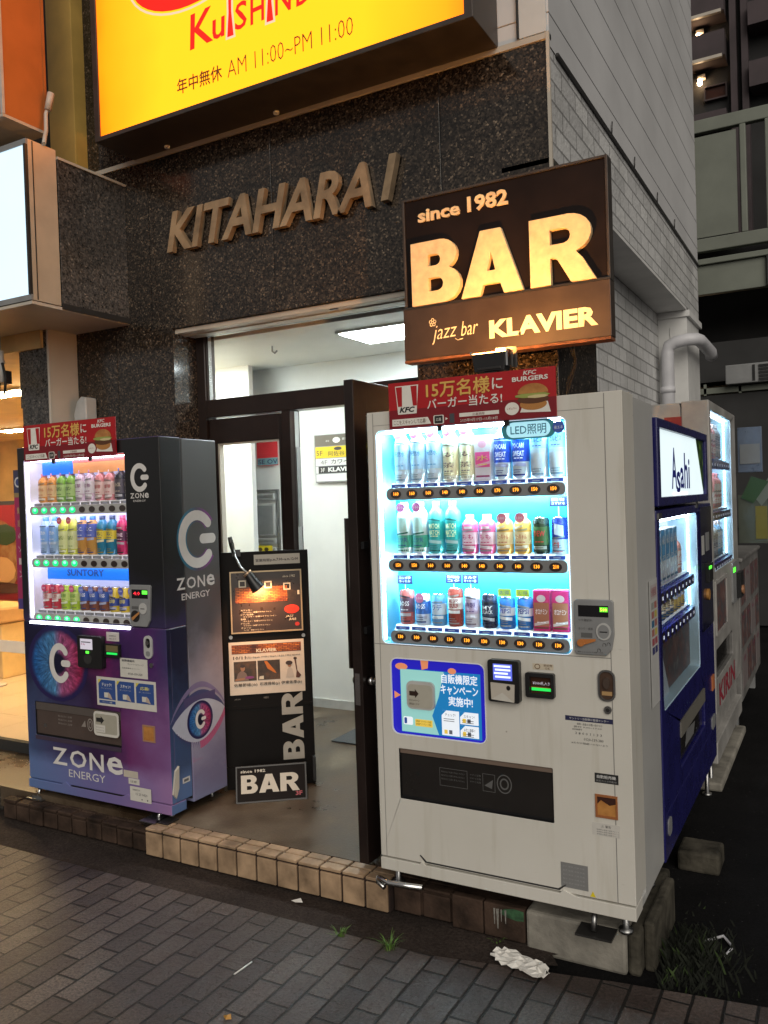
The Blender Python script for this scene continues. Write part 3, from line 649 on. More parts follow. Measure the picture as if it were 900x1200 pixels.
def shelf_row(F, root, row, machine, a0, da, zr, specs, lit, rail, prices, group, rz=0, c=-.075, rail_c=-.008, bsz=.024, tagm=None, bw=None):
    n = len(specs)
    a1 = a0+da*(n-1); L, Rr = a0-da*.62, a1+da*.62
    b = MB(F); b.slab(rr(L, zr-.026, Rr, zr+.022, .02), -.032, rail_c, rail); ro = b.build('price_rail', root)
    b = MB(F); b.quad([(L+.005, zr+.020, -.03), (Rr-.005, zr+.020, -.03), (Rr-.005, zr+.042, -.052), (L+.005, zr+.042, -.052)], 'display white')
    b.box(L+.005, Rr-.005, zr+.033, zr+.041, -.148, -.053, 'display white')
    for i in range(n):
        a = a0+da*i; t_ = ink((.02, .05, .28)) if tagm is None else tagm
        b.box(a-da*.43, a+da*.43, zr+.0235, zr+.0365, -.030, -.0285, t_); b.r(a-da*.2, zr+.028, a+da*.2, zr+.031, -.028, ink((.35, .38, .5)))
    b.build('shelf', root)
    for i, p in enumerate(prices):
        a = a0+da*i; k = lit[i] if isinstance(lit, list) else lit
        b = MB(F); b.disc(a, zr-.002, bsz, bsz*.70, rail_c+.0022, 'button green' if k == 'g' else ink((.035, .022, .018)), 18)
        if k == 'g': b.disc(a, zr+.002, bsz*.55, bsz*.36, rail_c+.003, glow('button core', (.25, 1, .5), 1.6), 14)
        if k == 'o': b.text(str(p), a+.002, zr-.008, 'digit orange', w=.022, h=.0145, c=rail_c+.0035, al='c', bold=.02, res=1)
        if k == 'b': b.r(a-bsz*.3, zr-.009, a+bsz*.3, zr+.006, rail_c+.003, 'screen white')
        b.build('button', ro)
    for i, s in enumerate(specs):
        if s is None: continue
        lbl = '%s, %s from left on %s shelf of %s' % (s[0], ORD[i], row, machine)
        place_drink(s, F(a0+da*i, zr+.0415, c), lbl, group, rz)
def glogo(b, ca, cb, ra, rb, th, c, m, n=26):
    P = []; Q = []
    for i in range(n+1):
        t = R(42+(318-42)*i/n); P.append((ca+ra*math.cos(t), cb+rb*math.sin(t))); Q.append((ca+(ra-th)*math.cos(t), cb+(rb-th)*math.sin(t)))
    for i in range(n): b.flat([P[i], P[i+1], Q[i+1], Q[i]], c, m)
    for p, q in ((P[0], Q[0]), (P[-1], Q[-1])): b.disc((p[0]+q[0])/2, (p[1]+q[1])/2, th/2, th/2, c+.0003, m, 14)
    b.flat(rr(ca+ra*.12, cb-th/2, ca+ra*1.02, cb+th/2, th/2), c+.0002, m)
def legs(F, root, pts, z0, z1):
    for a, c in pts:
        b = MB(F); b.lathe(a, c, [(.0, z0), (.026, z0), (.026, z0+.012), (.012, z0+.014), (.012, z1)], 'steel', 12); b.build('leg', root)
# printed board lying on the top edge of a machine
def header_board(F, w, h, label, loc):
    t = thing('promotional_board', label, 'sign', loc)
    red, dred, wh, gold = ink((.40, .006, .010), .5), ink((.20, .005, .012), .5), ink((.75, .72, .66)), ink((.70, .42, .10))
    b = MB(F); b.slab(rect(0, 0, w, h), -.006, 0, red); b.box(w*.3, w*.33, -.02, h*.5, -.016, -.007, 'black plastic'); b.box(w*.7, w*.73, -.02, h*.5, -.016, -.007, 'black plastic'); b.build('board', t)
    b = MB(F); X = lambda f: w*f; Y = lambda f: h*f
    b.r(0, 0, w, Y(.40), .0008, dred)
    b.flat([(X(.045), Y(.92)), (X(.195), Y(.92)), (X(.18), Y(.30)), (X(.06), Y(.30))], .0016, wh)
    for i in (0, 2):
        x0, x1 = .05+.1*i*.48, .08+.1*i*.48; b.flat([(X(x0), Y(.9)), (X(x1+.01), Y(.9)), (X(x1+.008), Y(.47)), (X(x0+.012), Y(.47))], .0022, red)
    b.text('KFC', X(.12), Y(.335), ink((.01, .01, .01)), w=X(.10), h=Y(.12), c=.0024, al='c', bold=.04, shear=.25)
    b.text('15万名様', X(.245), Y(.60), gold, w=X(.385), h=Y(.34), c=.0018, bold=.03); b.text('に', X(.645), Y(.66), wh, w=X(.06), h=Y(.23), c=.0018, bold=.025)
    b.text('バーガー当たる!', X(.25), Y(.36), wh, w=X(.45), h=Y(.215), c=.0018, bold=.025)
    b.flat([(X(.02), Y(.05)), (X(.27), Y(.05)), (X(.25), Y(.2)), (X(.02), Y(.2))], .0016, wh); b.text('ここをスキャンして応募!', X(.03), Y(.075), ink((.12, .05, .03)), w=X(.21), h=Y(.1), c=.0024, res=1)
    b.flat(rr(X(.285), Y(.03), X(.35), Y(.22), h*.03), .0016, wh); b.flat(rr(X(.292), Y(.045), X(.343), Y(.205), h*.02), .0022, ink((.02, .02, .02))); b.text('応募', X(.3175), Y(.09), wh, w=X(.032), h=Y(.07), c=.0028, al='c', res=1)
    b.flat([(X(.36), Y(.10)), (X(.375), Y(.13)), (X(.36), Y(.16))], .0016, wh); b.r(X(.385), Y(.03), X(.415), Y(.23), .0016, ink((.06, .06, .07)))
    b.r(X(.445), Y(.14), X(.68), Y(.22), .0016, wh); b.text('応募期間', X(.56), Y(.15), ink((.2, .05, .05)), w=X(.07), h=Y(.055), c=.0022, al='c', res=1); b.text('2025年9月17日~11月18日', X(.45), Y(.03), wh, w=X(.22), h=Y(.07), c=.0018, res=1)
    b.text('KFC', X(.86), Y(.88), wh, w=X(.075), h=Y(.085), c=.0018, al='c', bold=.02, shear=.2); b.text('BURGERS', X(.86), Y(.76), wh, w=X(.2), h=Y(.095), c=.0018, al='c', bold=.03)
    b.disc(X(.755), Y(.22), X(.04), Y(.13), .0016, wh); b.text('レギュラー', X(.755), Y(.2), ink((.3, .05, .05)), w=X(.055), h=Y(.05), c=.0022, al='c', res=1)
    # burger: paper, patty, leaves, buns
    b.flat([(X(.80), Y(.13)), (X(.97), Y(.10)), (X(.955), Y(.32)), (X(.82), Y(.30))], .0015, wh)
    b.disc(X(.875), Y(.28), X(.075), Y(.12), .0018, MATS['burger bun print']); b.flat(ell(X(.875), Y(.38), X(.088), Y(.09)), .0021, ink((.10, .035, .012))); b.flat(ell(X(.87), Y(.46), X(.10), Y(.05), 9), .0024, ink((.30, .34, .08)))
    b.flat(ell(X(.90), Y(.43), X(.06), Y(.035), 7), .0026, ink((.6, .5, .25)))
    b.flat([p for p in ell(X(.875), Y(.50), X(.085), Y(.20), 30) if p[1] >= Y(.5)-1e-6], .0028, MATS['burger bun print'])
    b.build('print', t)
    return t

# ================================================================== WHITE MACHINE
glow('cyan back', (.02, .46, .78), .95, .12, 4); glow('lavender back', (.62, .66, .95), .62, .1, 5); glow('pale back', (.75, .88, 1), .75, .08, 5)
glow('campaign print', (.30, .62, .58), .62); glow('campaign blue', (.010, .17, .42), .75); glow('campaign violet', (.015, .012, .42), .75); glow('campaign white', (.75, .80, .86), .75); glow('campaign orange', (.75, .26, .12), .6); glow('campaign yellow', (.8, .55, .08), .6); glow('edge glow', (.72, .82, 1), 1.0)
FW = front(-1.672, 2.9); WW = 1.012
VM = thing('vending_machine', 'white vending machine with three bright cyan lit shelves, nearest of the machines', 'vending machine', (-1.17, 3.16, .12))
b = MB(FW)
win = rr(.040, 1.122, .812, 1.968, .022); flap = rr(.097, .503, .727, .703, .004); camp = rr(.070, .760, .476, 1.066, .028)
b.slab(rect(0, .258, 1.012, 2.045), -.168, 0, 'white enamel', [win, flap, camp], mh=['cyan light liner', 'black plastic', 'display white'])
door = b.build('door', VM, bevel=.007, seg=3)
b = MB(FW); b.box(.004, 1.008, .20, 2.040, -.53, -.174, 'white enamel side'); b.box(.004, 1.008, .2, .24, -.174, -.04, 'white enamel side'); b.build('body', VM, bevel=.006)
b = MB(FW); b.box(.02, .99, .24, 2.03, -.175, -.166, 'black rubber'); b.build('door_seal', VM)
b = MB(FW); b.slab([(0, .205), (1.012, .205), (1.012, .252), (.80, .252), (.755, .268), (.74, .252), (.20, .252), (.185, .268), (.175, .252), (0, .252)][::1], -.10, .004, 'white enamel'); b.box(.21, .74, .253, .257, -.05, -.02, 'black plastic'); b.build('kick_plate', VM, bevel=.003)
b = MB(FW)
for (a0, c0, a1, c1) in ((.948, .26, .951, 2.04), (.0, 1.116, .948, 1.1185), (.026, .26, .0285, 2.04), (.028, 1.99, .948, 1.9915)): b.r(a0, c0, a1, c1, .0006, ink((.22, .21, .2)))
b.slab([(.20, .262), (.74, .262), (.765, .285), (.765, .288), (.735, .268), (.205, .268), (.18, .290), (.175, .287)], 0, .001, ink((.03, .03, .03)))
split_build(b, 'seam_line', door)
b = MB(FW); b.quad([(.03, 1.11, -.15), (.82, 1.11, -.15), (.82, 1.975, -.15), (.03, 1.975, -.15)], 'cyan back'); b.build('backlight', VM)
b = MB(FW)
for a in (.0415, .8075): b.box(a, a+.003, 1.13, 1.96, -.03, -.012, 'led edge')
for z in (1.964, 1.712, 1.430): b.box(.07, .78, z-.006, z+.006, -.046, -.036, 'led white')
split_build(b, 'light_tube', VM)
CY = (.42, .68, .85); PALE = (.62, .76, .86); PK = (.80, .10, .32)
w1 = D('pale blue water bottle', 'B', .213, (.74, .84, .90), (.42, .66, .86), .25, .72, (.55, .75, .9), '天然水', (.05, .3, .6), (.75, .22, .42))
w2 = D('yellow capped tea bottle', 'B', .213, (.80, .80, .70), (.84, .76, .48), .1, .62, (.85, .62, .12), '麦|茶', (.16, .10, .12), (.86, .22, .3))
w3 = D('pink and yellow carton', 'P', .17, (.75, .70, .75), (.80, .08, .28), .28, .62, txt='水', tcol=(.75, .6, .1))
w4 = D('blue banded drink bottle', 'B', .205, (.70, .80, .88), (.010, .06, .46), .30, .70, (.02, .1, .5), 'POCARI|SWEAT', (.85, .88, .92))
w5 = D('milky white drink bottle', 'B', .205, (.76, .84, .90), (.45, .68, .84), .52, .78, (.55, .7, .85), 'カルピス', (.04, .08, .3))
r2a = D('white and green bottle', 'B', .205, (.72, .82, .84), (.06, .36, .25), .12, .36, (.5, .7, .8), '三ツ矢', (.03, .1, .3), (.75, .2, .5))
r2b = D('turquoise drink bottle', 'B', .205, (.10, .55, .55), (.02, .42, .40), .28, .62, (.1, .5, .6), 'MATCH|MATCH', (.8, .85, .5))
r2c = D('pink juice bottle', 'B', .150, (.80, .14, .32), (.85, .62, .70), .24, .55, (.85, .8, .8), 'もも', (.6, .05, .2))
r2d = D('orange juice bottle', 'B', .150, (.85, .48, .10), (.85, .66, .35), .24, .55, (.85, .4, .4), 'なっちゃん', (.55, .12, .05), (.8, .25, .35))
r2e = D('black and green can', 'C', .135, (.015, .03, .02), (.05, .12, .03), .25, .75, txt='DEW', tcol=(.7, .05, .05))
r2f = D('slim blue silver can', 'C', .135, (.03, .05, .30), (.45, .5, .6), .0, .4, txt='牛', tcol=(.7, .08, .05))
r3a = D('red striped slim can', 'C', .14, (.45, .10, .09), (.12, .05, .08), .35, .75, txt='BOSS', tcol=(.7, .7, .7))
r3b = D('white and blue can', 'C', .125, (.62, .70, .80), (.04, .14, .45), .35, .75, txt='BOSS', tcol=(.85, .85, .9), badge=(.78, .25, .5))
r3c = D('sky blue can', 'C', .125, (.10, .32, .62), (.55, .65, .75), .35, .7, txt='ラテ', tcol=(.05, .1, .35))
r3d = D('brown coffee can', 'C', .15, (.30, .05, .035), (.75, .70, .66), .45, .75, txt='贅沢|微糖', tcol=(.3, .04, .03))
r3e = D('silver coffee can', 'C', .15, (.66, .66, .74), (.52, .42, .56), .35, .72, txt='特製', tcol=(.1, .05, .2))
r3f = D('black coffee can', 'C', .13, (.02, .025, .05), (.03, .04, .08), .35, .7, txt='MY|BLACK', tcol=(.85, .85, .88))
r3g = D('blue cola can', 'C', .122, (.03, .16, .46), (.70, .72, .76), .42, .66, txt='PEPSI', tcol=(.03, .05, .3))
r3h = D('pink boxed bottle', 'P', .150, (.55, .03, .14), (.36, .12, .06), .12, .70, txt='オロナミン', tcol=(.85, .75, .75), r=.031)
wn = 'the white machine'; gW = 'sample drinks in the white machine'
shelf_row(FW, VM, 'top', wn, .118, .0712, 1.717, [w1]*3+[w2]*2+[w3]+[w4]*2+[w5]*2, 'o', 'grey plastic', [160]*3+[140]*2+[160, 170, 170, 150, 150], gW)
shelf_row(FW, VM, 'middle', wn, .118, .0712, 1.435, [r2a]*2+[r2b]*2+[r2c]*2+[r2d]*2+[r2e, r2f], 'o', 'grey plastic', [150, 150, 160, 160, 140, 140, 140, 140, 130, 210], gW)
shelf_row(FW, VM, 'bottom', wn, .118, .0712, 1.151, [r3a, r3b, r3c, r3d, r3e, r3f, r3g, r3g, r3h, r3h], 'o', 'grey plastic', [130, 100]+[130]*8, gW)
# small cards standing over the samples
for a, z, lb, tx in ((.118, 1.355, 'dark card over first can on bottom shelf', 'コンポタ|あったか'), (.118+.0712*3, 1.362, 'dark card over the brown coffee can', '贅沢微糖|コク'), (.118+.0712*4, 1.362, 'dark card over the silver coffee can', 'ミルク|きっと一番'), (.118+.0712*9, 1.652, 'dark blue card over the slim blue silver can', '翼を|さずける')):
    b = MB(FW); b.box(a-.034, a+.034, z-.002, z+.034, -.062, -.060, ink((.012, .02, .09)))
    for i, q in enumerate(tx.split('|')): b.text(q, a, z+.018-.014*i, ink((.8, .8, .82)), w=.05, h=.010, c=-.0585, al='c', res=1)
    b.box(a-.002, a+.002, z-.10, z-.002, -.0625, -.0615, 'display white')
    tag(b.build('price_card'), lb+' of the white machine', 'card', 'cards over the sample drinks')
for i in (6, 7):
    a = .118+.0712*i; b = MB(FW); b.flat(rr(a-.026, 1.318, a+.026, 1.345, .004), -.048, ink((.45, .55, .05))); b.text('お得', a, 1.323, ink((.03, .1, .25)), w=.036, h=.016, c=-.047, al='c', res=1)
    b.box(a-.026, a+.026, 1.3165, 1.318, -.050, -.046, 'display white')
    tag(b.build('price_card'), 'green yellow card over %s blue cola can of the white machine' % ('left', 'right')[i-6], 'card', 'cards over the sample drinks')
b = MB(FW); b.flat(rr(.568, 1.900, .775, 1.972-.004, .03), -.0066, ink((.03, .28, .34))); b.flat(rr(.588, 1.906, .755, 1.962, .026), -.0060, glow('lit sticker', (.42, .80, .92), .75)); b.text('LED照明', .672, 1.916, ink((.02, .20, .32)), w=.135, h=.036, c=-.0054, al='c', bold=.012)
b.disc(.785, 1.935, .022, .022, -.0050, ink((.04, .10, .45))); b.text('省エネ', .785, 1.928, ink((.85, .9, .95)), w=.032, h=.012, c=-.0044, al='c', res=1); b.build('sticker', VM)
b = MB(FW); b.flat(rr(.036, 1.118, .816, 1.972, .022), -.0040, 'clear glass'); b.build('window_pane', VM)
b = MB(FW); ring = rr(.0385, 1.1205, .8135, 1.9695, .023); b.slab(ring, .0004, .0016, 'edge glow', [win]); b.build('window_rim', VM)
# coin panel
b = MB(FW); b.slab([(.826, 1.135), (.833, 1.128), (.938, 1.128), (.956, 1.150), (.965, 1.20), (.965, 1.315), (.958, 1.322), (.835, 1.322), (.826, 1.313)], 0, .014, 'grey plastic'); cp = b.build('coin_panel', VM, bevel=.003)
b = MB(FW); b.r(.842, 1.262, .948, 1.302, .0146, ink((.012, .012, .014), .15)); b.r(.918, 1.280, .946, 1.297, .0149, glow('display green', (.12, .85, .03), .9)); b.text('500', .920, 1.282, glow('digits yellow', (.8, 1, .1), 1.5), w=.024, h=.012, c=.0153, bold=.02, res=1); b.build('display', cp)
b = MB(FW); b.slab(ell(.930, 1.212, .026, .030, 24), .014, .018, 'light grey plastic'); b.slab(ell(.930, 1.212, .020, .024, 24), .018, .019, 'grey plastic'); b.r(.917, 1.209, .944, 1.213, .0195, 'black plastic'); b.build('coin_slot', cp)
b = MB(FW); b.slab(ell(.850, 1.170, .013, .013, 16), .0146, .024, ink((.45, .16, .04))); b.flat([(.852, 1.160), (.902, 1.178), (.904, 1.186), (.85, 1.183)], .021, ink((.45, .16, .04))); b.r(.850, 1.188, .890, 1.205, .0147, ink((.10, .10, .10))); b.build('return_lever', cp)
b = MB(FW)
for q, z in (('つり銭切れ', 1.245), ('おつり・返却', 1.215)): b.text(q, .842, z, ink((.05, .05, .05)), w=.05, h=.009, c=.0148, res=1)
b.text('硬貨 10 50 100 500 円 紙幣 1000円', .836, 1.134, ink((.05, .05, .05)), w=.09, h=.006, c=.0148, res=1)
for x, z in ((.925, 1.160), (.906, 1.140), (.940, 1.163)): b.text('∩', x, z, ink((.03, .03, .03)), w=.012, h=.012, c=.0148, res=1)
b.build('print', cp)
# campaign light panel
b = MB(FW); b.flat(rr(.062, .752, .484, 1.074, .03), -.012, 'campaign violet'); b.slab(rr(.0695, .7595, .4765, 1.0665, .03), -.006, .0012, 'display white', [rr(.074, .763, .472, 1.062, .026)]); pn = b.build('campaign_panel', VM)
b = MB(FW); c = -.0105
b.r(.108, .770, .452, 1.022, c, 'campaign blue'); b.flat([(.110, .772), (.272, .772), (.245, .845), (.275, .92), (.300, 1.020), (.110, 1.020)], c+.0006, 'campaign print')
b.flat([(.20, 1.060), (.235, 1.060), (.232, 1.03), (.205, 1.022)], c+.0004, 'campaign orange'); b.flat(ell(.115, 1.03, .028, .014, 12), c+.0004, 'campaign orange'); b.flat([(.08, .90), (.108, .915), (.08, .93)], c+.0004, 'campaign orange'); b.flat(ell(.335, 1.026, .018, .012, 10), c+.0004, 'campaign orange')
for i, (q, x0, w) in enumerate((('自販機限定', .290, .150), ('キャンペーン', .286, .155), ('実施中!', .318, .100))): b.text(q, x0, .978-.043*i, 'campaign white', w=w, h=.036, c=c+.0016, bold=.025)
for (x0, y0, x1, y1, q) in ((.286, .775, .360, .872, 'チェック!'), (.364, .825, .440, .872, 'スキャン!'), (.364, .775, .440, .820, '応募!')):
    b.r(x0, y0, x1, y1, c+.0012, 'campaign white'); b.flat([(x0, y1), (x0+.02, y1), (x0, y1-.02)], c+.0016, 'campaign blue'); b.text(q, (x0+x1)/2, y1-.022, ink((.05, .06, .1)), w=(x1-x0)*.6, h=.012, c=c+.0018, al='c', res=1)
    for k in range(2): b.r(x0+.008, y1-.034-.008*k, x1-.02, y1-.031-.008*k, c+.0018, ink((.35, .37, .42)))
    b.r(x0+.010, y0+.006, x0+.024, y0+.022, c+.0018, 'campaign yellow'); b.r(x0+.030, y0+.006, x0+.044, y0+.022, c+.0018, ink((.2, .22, .28)))
b.flat(rr(.118, .800, .160, .832, .006), c+.0014, 'campaign white'); b.flat(rr(.122, .804, .134, .828, .004), c+.0018, ink((.05, .12, .5))); b.flat(rr(.170, .798, .246, .826, .003), c+.0014, 'campaign yellow')
for k in range(2): b.text('自販機アプリでコード読取', .174, .814-.011*k, ink((.1, .05, .02)), w=.066, h=.008, c=c+.0018, res=1)
b.build('print', pn)
b = MB(FW); b.slab(rr(.142, .868, .262, .978, .022), -.0085, .004, 'light grey plastic'); b.slab(rr(.149, .875, .255, .966, .016), .004, .0046, ink((.42, .40, .34)))
b.flat([(.155, .921), (.180, .921), (.180, .912), (.196, .930), (.180, .948), (.180, .939), (.155, .939)], .0052, ink((.03, .015, .01)))
for k in range(2): b.text('キャンペーン' if k == 0 else '参加はこちら', .154, .898-.014*k, ink((.04, .03, .02)), w=.044, h=.010, c=.0052, res=1)
b.text('ここをタッチ', .17, .958, ink((.3, .3, .32)), w=.06, h=.006, c=.0045, res=1); b.build('touch_plate', VM)
# reader, bill slot, coin return, lock, stickers, flap
b = MB(FW); b.slab(rr(.498, .934, .620, 1.090, .010), 0, .028, 'black plastic'); rd = b.build('card_reader', VM, bevel=.004)
b = MB(FW); b.r(.520, 1.016, .594, 1.076, .0286, glow('reader blue', (.12, .16, .75), .8))
for k in range(4): b.r(.524+.004*(k % 2), 1.064-.013*k, .588-.01*(k == 2), 1.071-.013*k, .0292, 'screen white')
b.build('screen', rd)
b = MB(FW); b.slab([(.512, .944), (.600, .938), (.603, 1.003), (.510, 1.006)], .028, .033, 'beige panel'); b.flat([(.512, .944), (.600, .938), (.556, .972)], .0336, ink((.55, .53, .48))); b.disc(.580, .990, .008, .009, .0338, 'black plastic', 14); b.build('touch_pad', rd)
b = MB(FW); b.slab(rr(.640, .960, .748, 1.050, .008), 0, .020, 'black plastic', [rr(.656, .974, .736, 1.036, .003)]); bs = b.build('bill_slot', VM, bevel=.003)
b = MB(FW); b.r(.650, .968, .742, 1.042, .003, ink((.055, .022, .012), .2)); b.text('¥1000札入り', .664, 1.004, 'screen dim', w=.064, h=.013, c=.004, res=1); b.box(.660, .733, .984, .994, .003, .008, glow('bill green', (.02, .75, .10), .9)); b.r(.656, .994, .735, .997, .0045, ink((.35, .10, .02))); b.build('insert', bs)
b = MB(FW)
b.flat(rr(.664, 1.060, .742, 1.082, .002), .001, ink((.56, .49, .38))); b.text('新紙幣', .706, 1.0715, ink((.12, .07, .04)), w=.032, h=.009, c=.0016, res=1); b.text('OK', .710, 1.0615, ink((.12, .07, .04)), w=.02, h=.008, c=.0016, res=1); b.disc(.682, 1.071, .011, .010, .0014, ink((.15, .09, .05)), 14); b.disc(.682, 1.071, .008, .007, .0018, ink((.56, .49, .38)), 14)
b.r(.780, .886, .950, .903, .001, ink((.02, .022, .07))); b.text('サントリー自販機お客様センター', .795, .890, ink((.6, .6, .6)), w=.14, h=.009, c=.0016, res=1)
for q, x0, z, w, h in (('故障・返金のお問い合わせは', .822, .872, .09, .008), ('受付 9:00~17:00', .81, .862, .1, .007), ('自販機番号', .805, .853, .035, .006), ('3 8 0 0 1 1 3 3', .815, .838, .095, .009), ('0120-139-380', .845, .818, .07, .010), ('※おかけ間違いのないよう', .80, .804, .13, .007)): b.text(q, x0, z, ink((.08, .08, .08)), w=w, h=h, c=.001, res=1)
b.r(.880, .675, .963, .709, .001, ink((.02, .02, .02))); b.text('自動販売機', .921, .691, ink((.6, .6, .6)), w=.066, h=.012, c=.0016, al='c', bold=.02, res=1); b.text('防犯カメラ作動中', .921, .679, ink((.3, .3, .3)), w=.07, h=.007, c=.0016, al='c', res=1)
b.slab(rr(.866, .487, .964, .532, .003), 0, .0008, ink((.56, .54, .5))); b.text('⚠ 警告', .915, .516, ink((.06, .06, .06)), w=.035, h=.010, c=.0012, al='c', res=1)
for k in range(3): b.text('転倒防止金具で固定すること', .882, .506-.008*k, ink((.15, .15, .15)), w=.078, h=.005, c=.0012, res=1)
b.r(.747, .278, .846, .368, .001, ink((.20, .20, .20)))
for k in range(5): b.text('型式 電源 冷媒 質量', .754, .352-.015*k, ink((.33, .33, .33)), w=.08, h=.006, c=.0016, res=1)
b.flat([(.852, .262), (.872, .262), (.862, .282)], .0012, ink((.75, .6, .02)))
split_build(b, 'sticker', door)
b = MB(FW); b.slab(rr(.902, .966, .962, 1.076, .026), 0, .006, 'steel', [rr(.908, .972, .956, 1.070, .022)]); b.flat(rr(.905, .969, .959, 1.073, .024), .0012, ink((.075, .045, .032), .12)); b.flat([(.914, .986), (.950, .986), (.950, 1.000), (.914, 1.000)], .002, ink((.42, .26, .12), .15)); b.slab(ell(.932, 1.03, .012, .02, 14), .001, .010, ink((.07, .05, .04), .1)); b.build('coin_return', VM)
b = MB(FW); b.slab(ell(.934, .936, .013, .014, 16), 0, .007, 'steel'); b.slab(ell(.934, .936, .007, .007, 12), .007, .008, 'dark metal'); b.build('lock', VM)
b = MB(FW); b.box(.098, .726, .504, .52, -.10, -.015, 'black plastic'); b.flat([(.09, .495), (.735, .495), (.735, .71), (.09, .71)], -.10, 'black plastic'); b.slab(rect(.100, .514, .724, .684), -.022, -.012, mat('flap acrylic', (.018, .016, .015), .12)); b.box(.100, .724, .6845, .702, -.02, -.006, ink((.16, .115, .09)))
fp = b.build('delivery_flap', VM)
b = MB(FW)
g = ink((.11, .11, .11)); b.slab(rect(.268, .575, .385, .645), -.012, -.0116, g, [rect(.2695, .5765, .3835, .6435)]); 
for k in range(3): b.text('取出口に注意 手を入れない', .275, .627-.014*k, g, w=.1, h=.007, c=-.0114, res=1)
for k in range(3): b.text('やけど注意', .396, .630-.013*k, g, w=.045, h=.007, c=-.0114, res=1)
b.slab(rect(.448, .578, .498, .645), -.012, -.0116, g, [rect(.4495, .5795, .4965, .6435)]); b.flat([(.455, .60), (.49, .625), (.485, .59)], -.0114, g); b.slab(ell(.535, .615, .030, .036, 22), -.012, -.0114, g, [ell(.535, .615, .026, .032, 22)]); b.slab(ell(.535, .615, .018, .022, 16), -.012, -.0114, g, [ell(.535, .615, .013, .016, 16)])
b.build('print', fp)
b = MB(FW); b.slab(rect(.880, .552, .958, .634), 0, .004, ink((.32, .12, .045), .25), [rect(.887, .560, .952, .626)]); b.r(.884, .556, .955, .63, .001, MATS['burger bun print']); b.flat([(.884, .596), (.90, .614), (.93, .598), (.955, .606), (.955, .63), (.884, .63)], .0016, ink((.05, .02, .015), .15)); b.build('sensor_window', VM)
legs(FW, VM, ((.05, -.05), (.96, -.06), (.05, -.45), (.96, -.45)), .131, .21)
b = MB(FW); b.tube([(.0, .178, .03), (.06, .172, .045), (.21, .186, .05)], .011, 'chrome', 8); b.tube([(.0, .178, .03), (-.01, .155, .02), (.03, .145, .035)], .010, 'chrome', 8); b.build('levelling_bolt', VM)
b = MB(FW); b.box(.80, .93, .125, .133, -.06, .03, 'dark metal'); b.tube([(.86, .14, .0), (.86, .20, -.02)], .01, 'steel', 8); b.build('anchor_plate', VM)
FS = side(-.6605, 2.9)
b = MB(FS)
for i, (z, col) in enumerate(((1.30, (.40, .16, .16)),)): b.r(.38, 1.275, .50, 1.33, .0012, ink((.45, .40, .40))); b.text('分別回収', .386, 1.285, ink((.40, .10, .12)), w=.10, h=.034, c=.0018, res=1)
for k in range(2):
    for j, col in enumerate(((.30, .30, .28), (.5, .42, .10), (.04, .14, .26), (.5, .42, .1), (.35, .08, .10), (.05, .05, .16))): b.r(.39+.055*k, 1.235-.035*j, .435+.055*k, 1.262-.035*j, .0012, ink(col if (j+k) % 2 == 0 or j > 3 else (.38, .14, .12)))
b.slab(rect(.36, .86, .51, 1.35), 0.0, .0008, ink((.50, .50, .49)))
b.build('side_sticker', VM)
tag(header_board(front(-1.562, 2.888, 1.972), .675, .178, 'red promotional board with gold lettering on top of the white machine', (-1.22, 2.865, 1.95)), 'red promotional board with gold lettering on top of the white machine', 'sign')
# ================================================================== PURPLE MACHINE
FZ_ = front(-4.0, 3.05)
ZM = thing('vending_machine', 'purple and black wrapped vending machine with a printed eye, left of the entrance', 'vending machine', (-3.47, 3.27, .1))
white_ink = ink((.66, .64, .62), .4)
b = MB(FZ_)
zwin = rr(.052, 1.104, .816, 1.975, .008); zfl = rr(.068, .462, .722, .645, .006)
b.slab(rect(0, .215, .826, 1.09), -.03, 0, 'purple vinyl wrap', [zfl], mh='black plastic'); b.slab(rect(.826, .215, 1.058, 1.09), -.03, 0, 'purple vinyl wrap')
b.slab([(0, 1.091), (1.058, 1.091), (1.058, 2.045), (0, 2.045)], -.15, 0, 'black vinyl wrap', [zwin], mh='display white')
b.box(0, 1.058, .215, 1.089, -.15, -.031, 'purple vinyl wrap')
zd = b.build('door', ZM, bevel=.006, seg=3)
FZS = side(-2.941, 3.05)
b = MB(FZS); b.box(.156, .42, .18, 2.04, -1.055, 0, 'grey vinyl wrap'); b.build('body', ZM, bevel=.005)
b = MB(FZ_); b.box(.01, 1.05, .2, 2.03, -.157, -.149, 'black rubber'); b.build('door_seal', ZM)
b = MB(FZ_); b.slab([(0, .165), (1.06, .165), (1.06, .213), (.80, .213), (.76, .232), (.72, .213), (.33, .213), (.30, .232), (.26, .213), (0, .213)], -.10, .006, 'purple vinyl wrap'); b.box(.34, .71, .214, .220, -.04, -.002, 'black plastic'); b.flat([(.335, .2135), (.715, .2135), (.745, .226), (.725, .2205), (.345, .2195)], .0068, 'black plastic'); b.build('kick_plate', ZM, bevel=.003)
b = MB(FZ_); b.quad([(.04, 1.08, -.14), (.83, 1.08, -.14), (.83, 1.98, -.14), (.04, 1.98, -.14)], 'lavender back'); b.build('backlight', ZM)
glow('strip blue', (.01, .16, .70), .9); glow('strip pink', (.75, .14, .12), .8, .5, 9); glow('strip orange', (.75, .32, .12), .7, .3, 9)
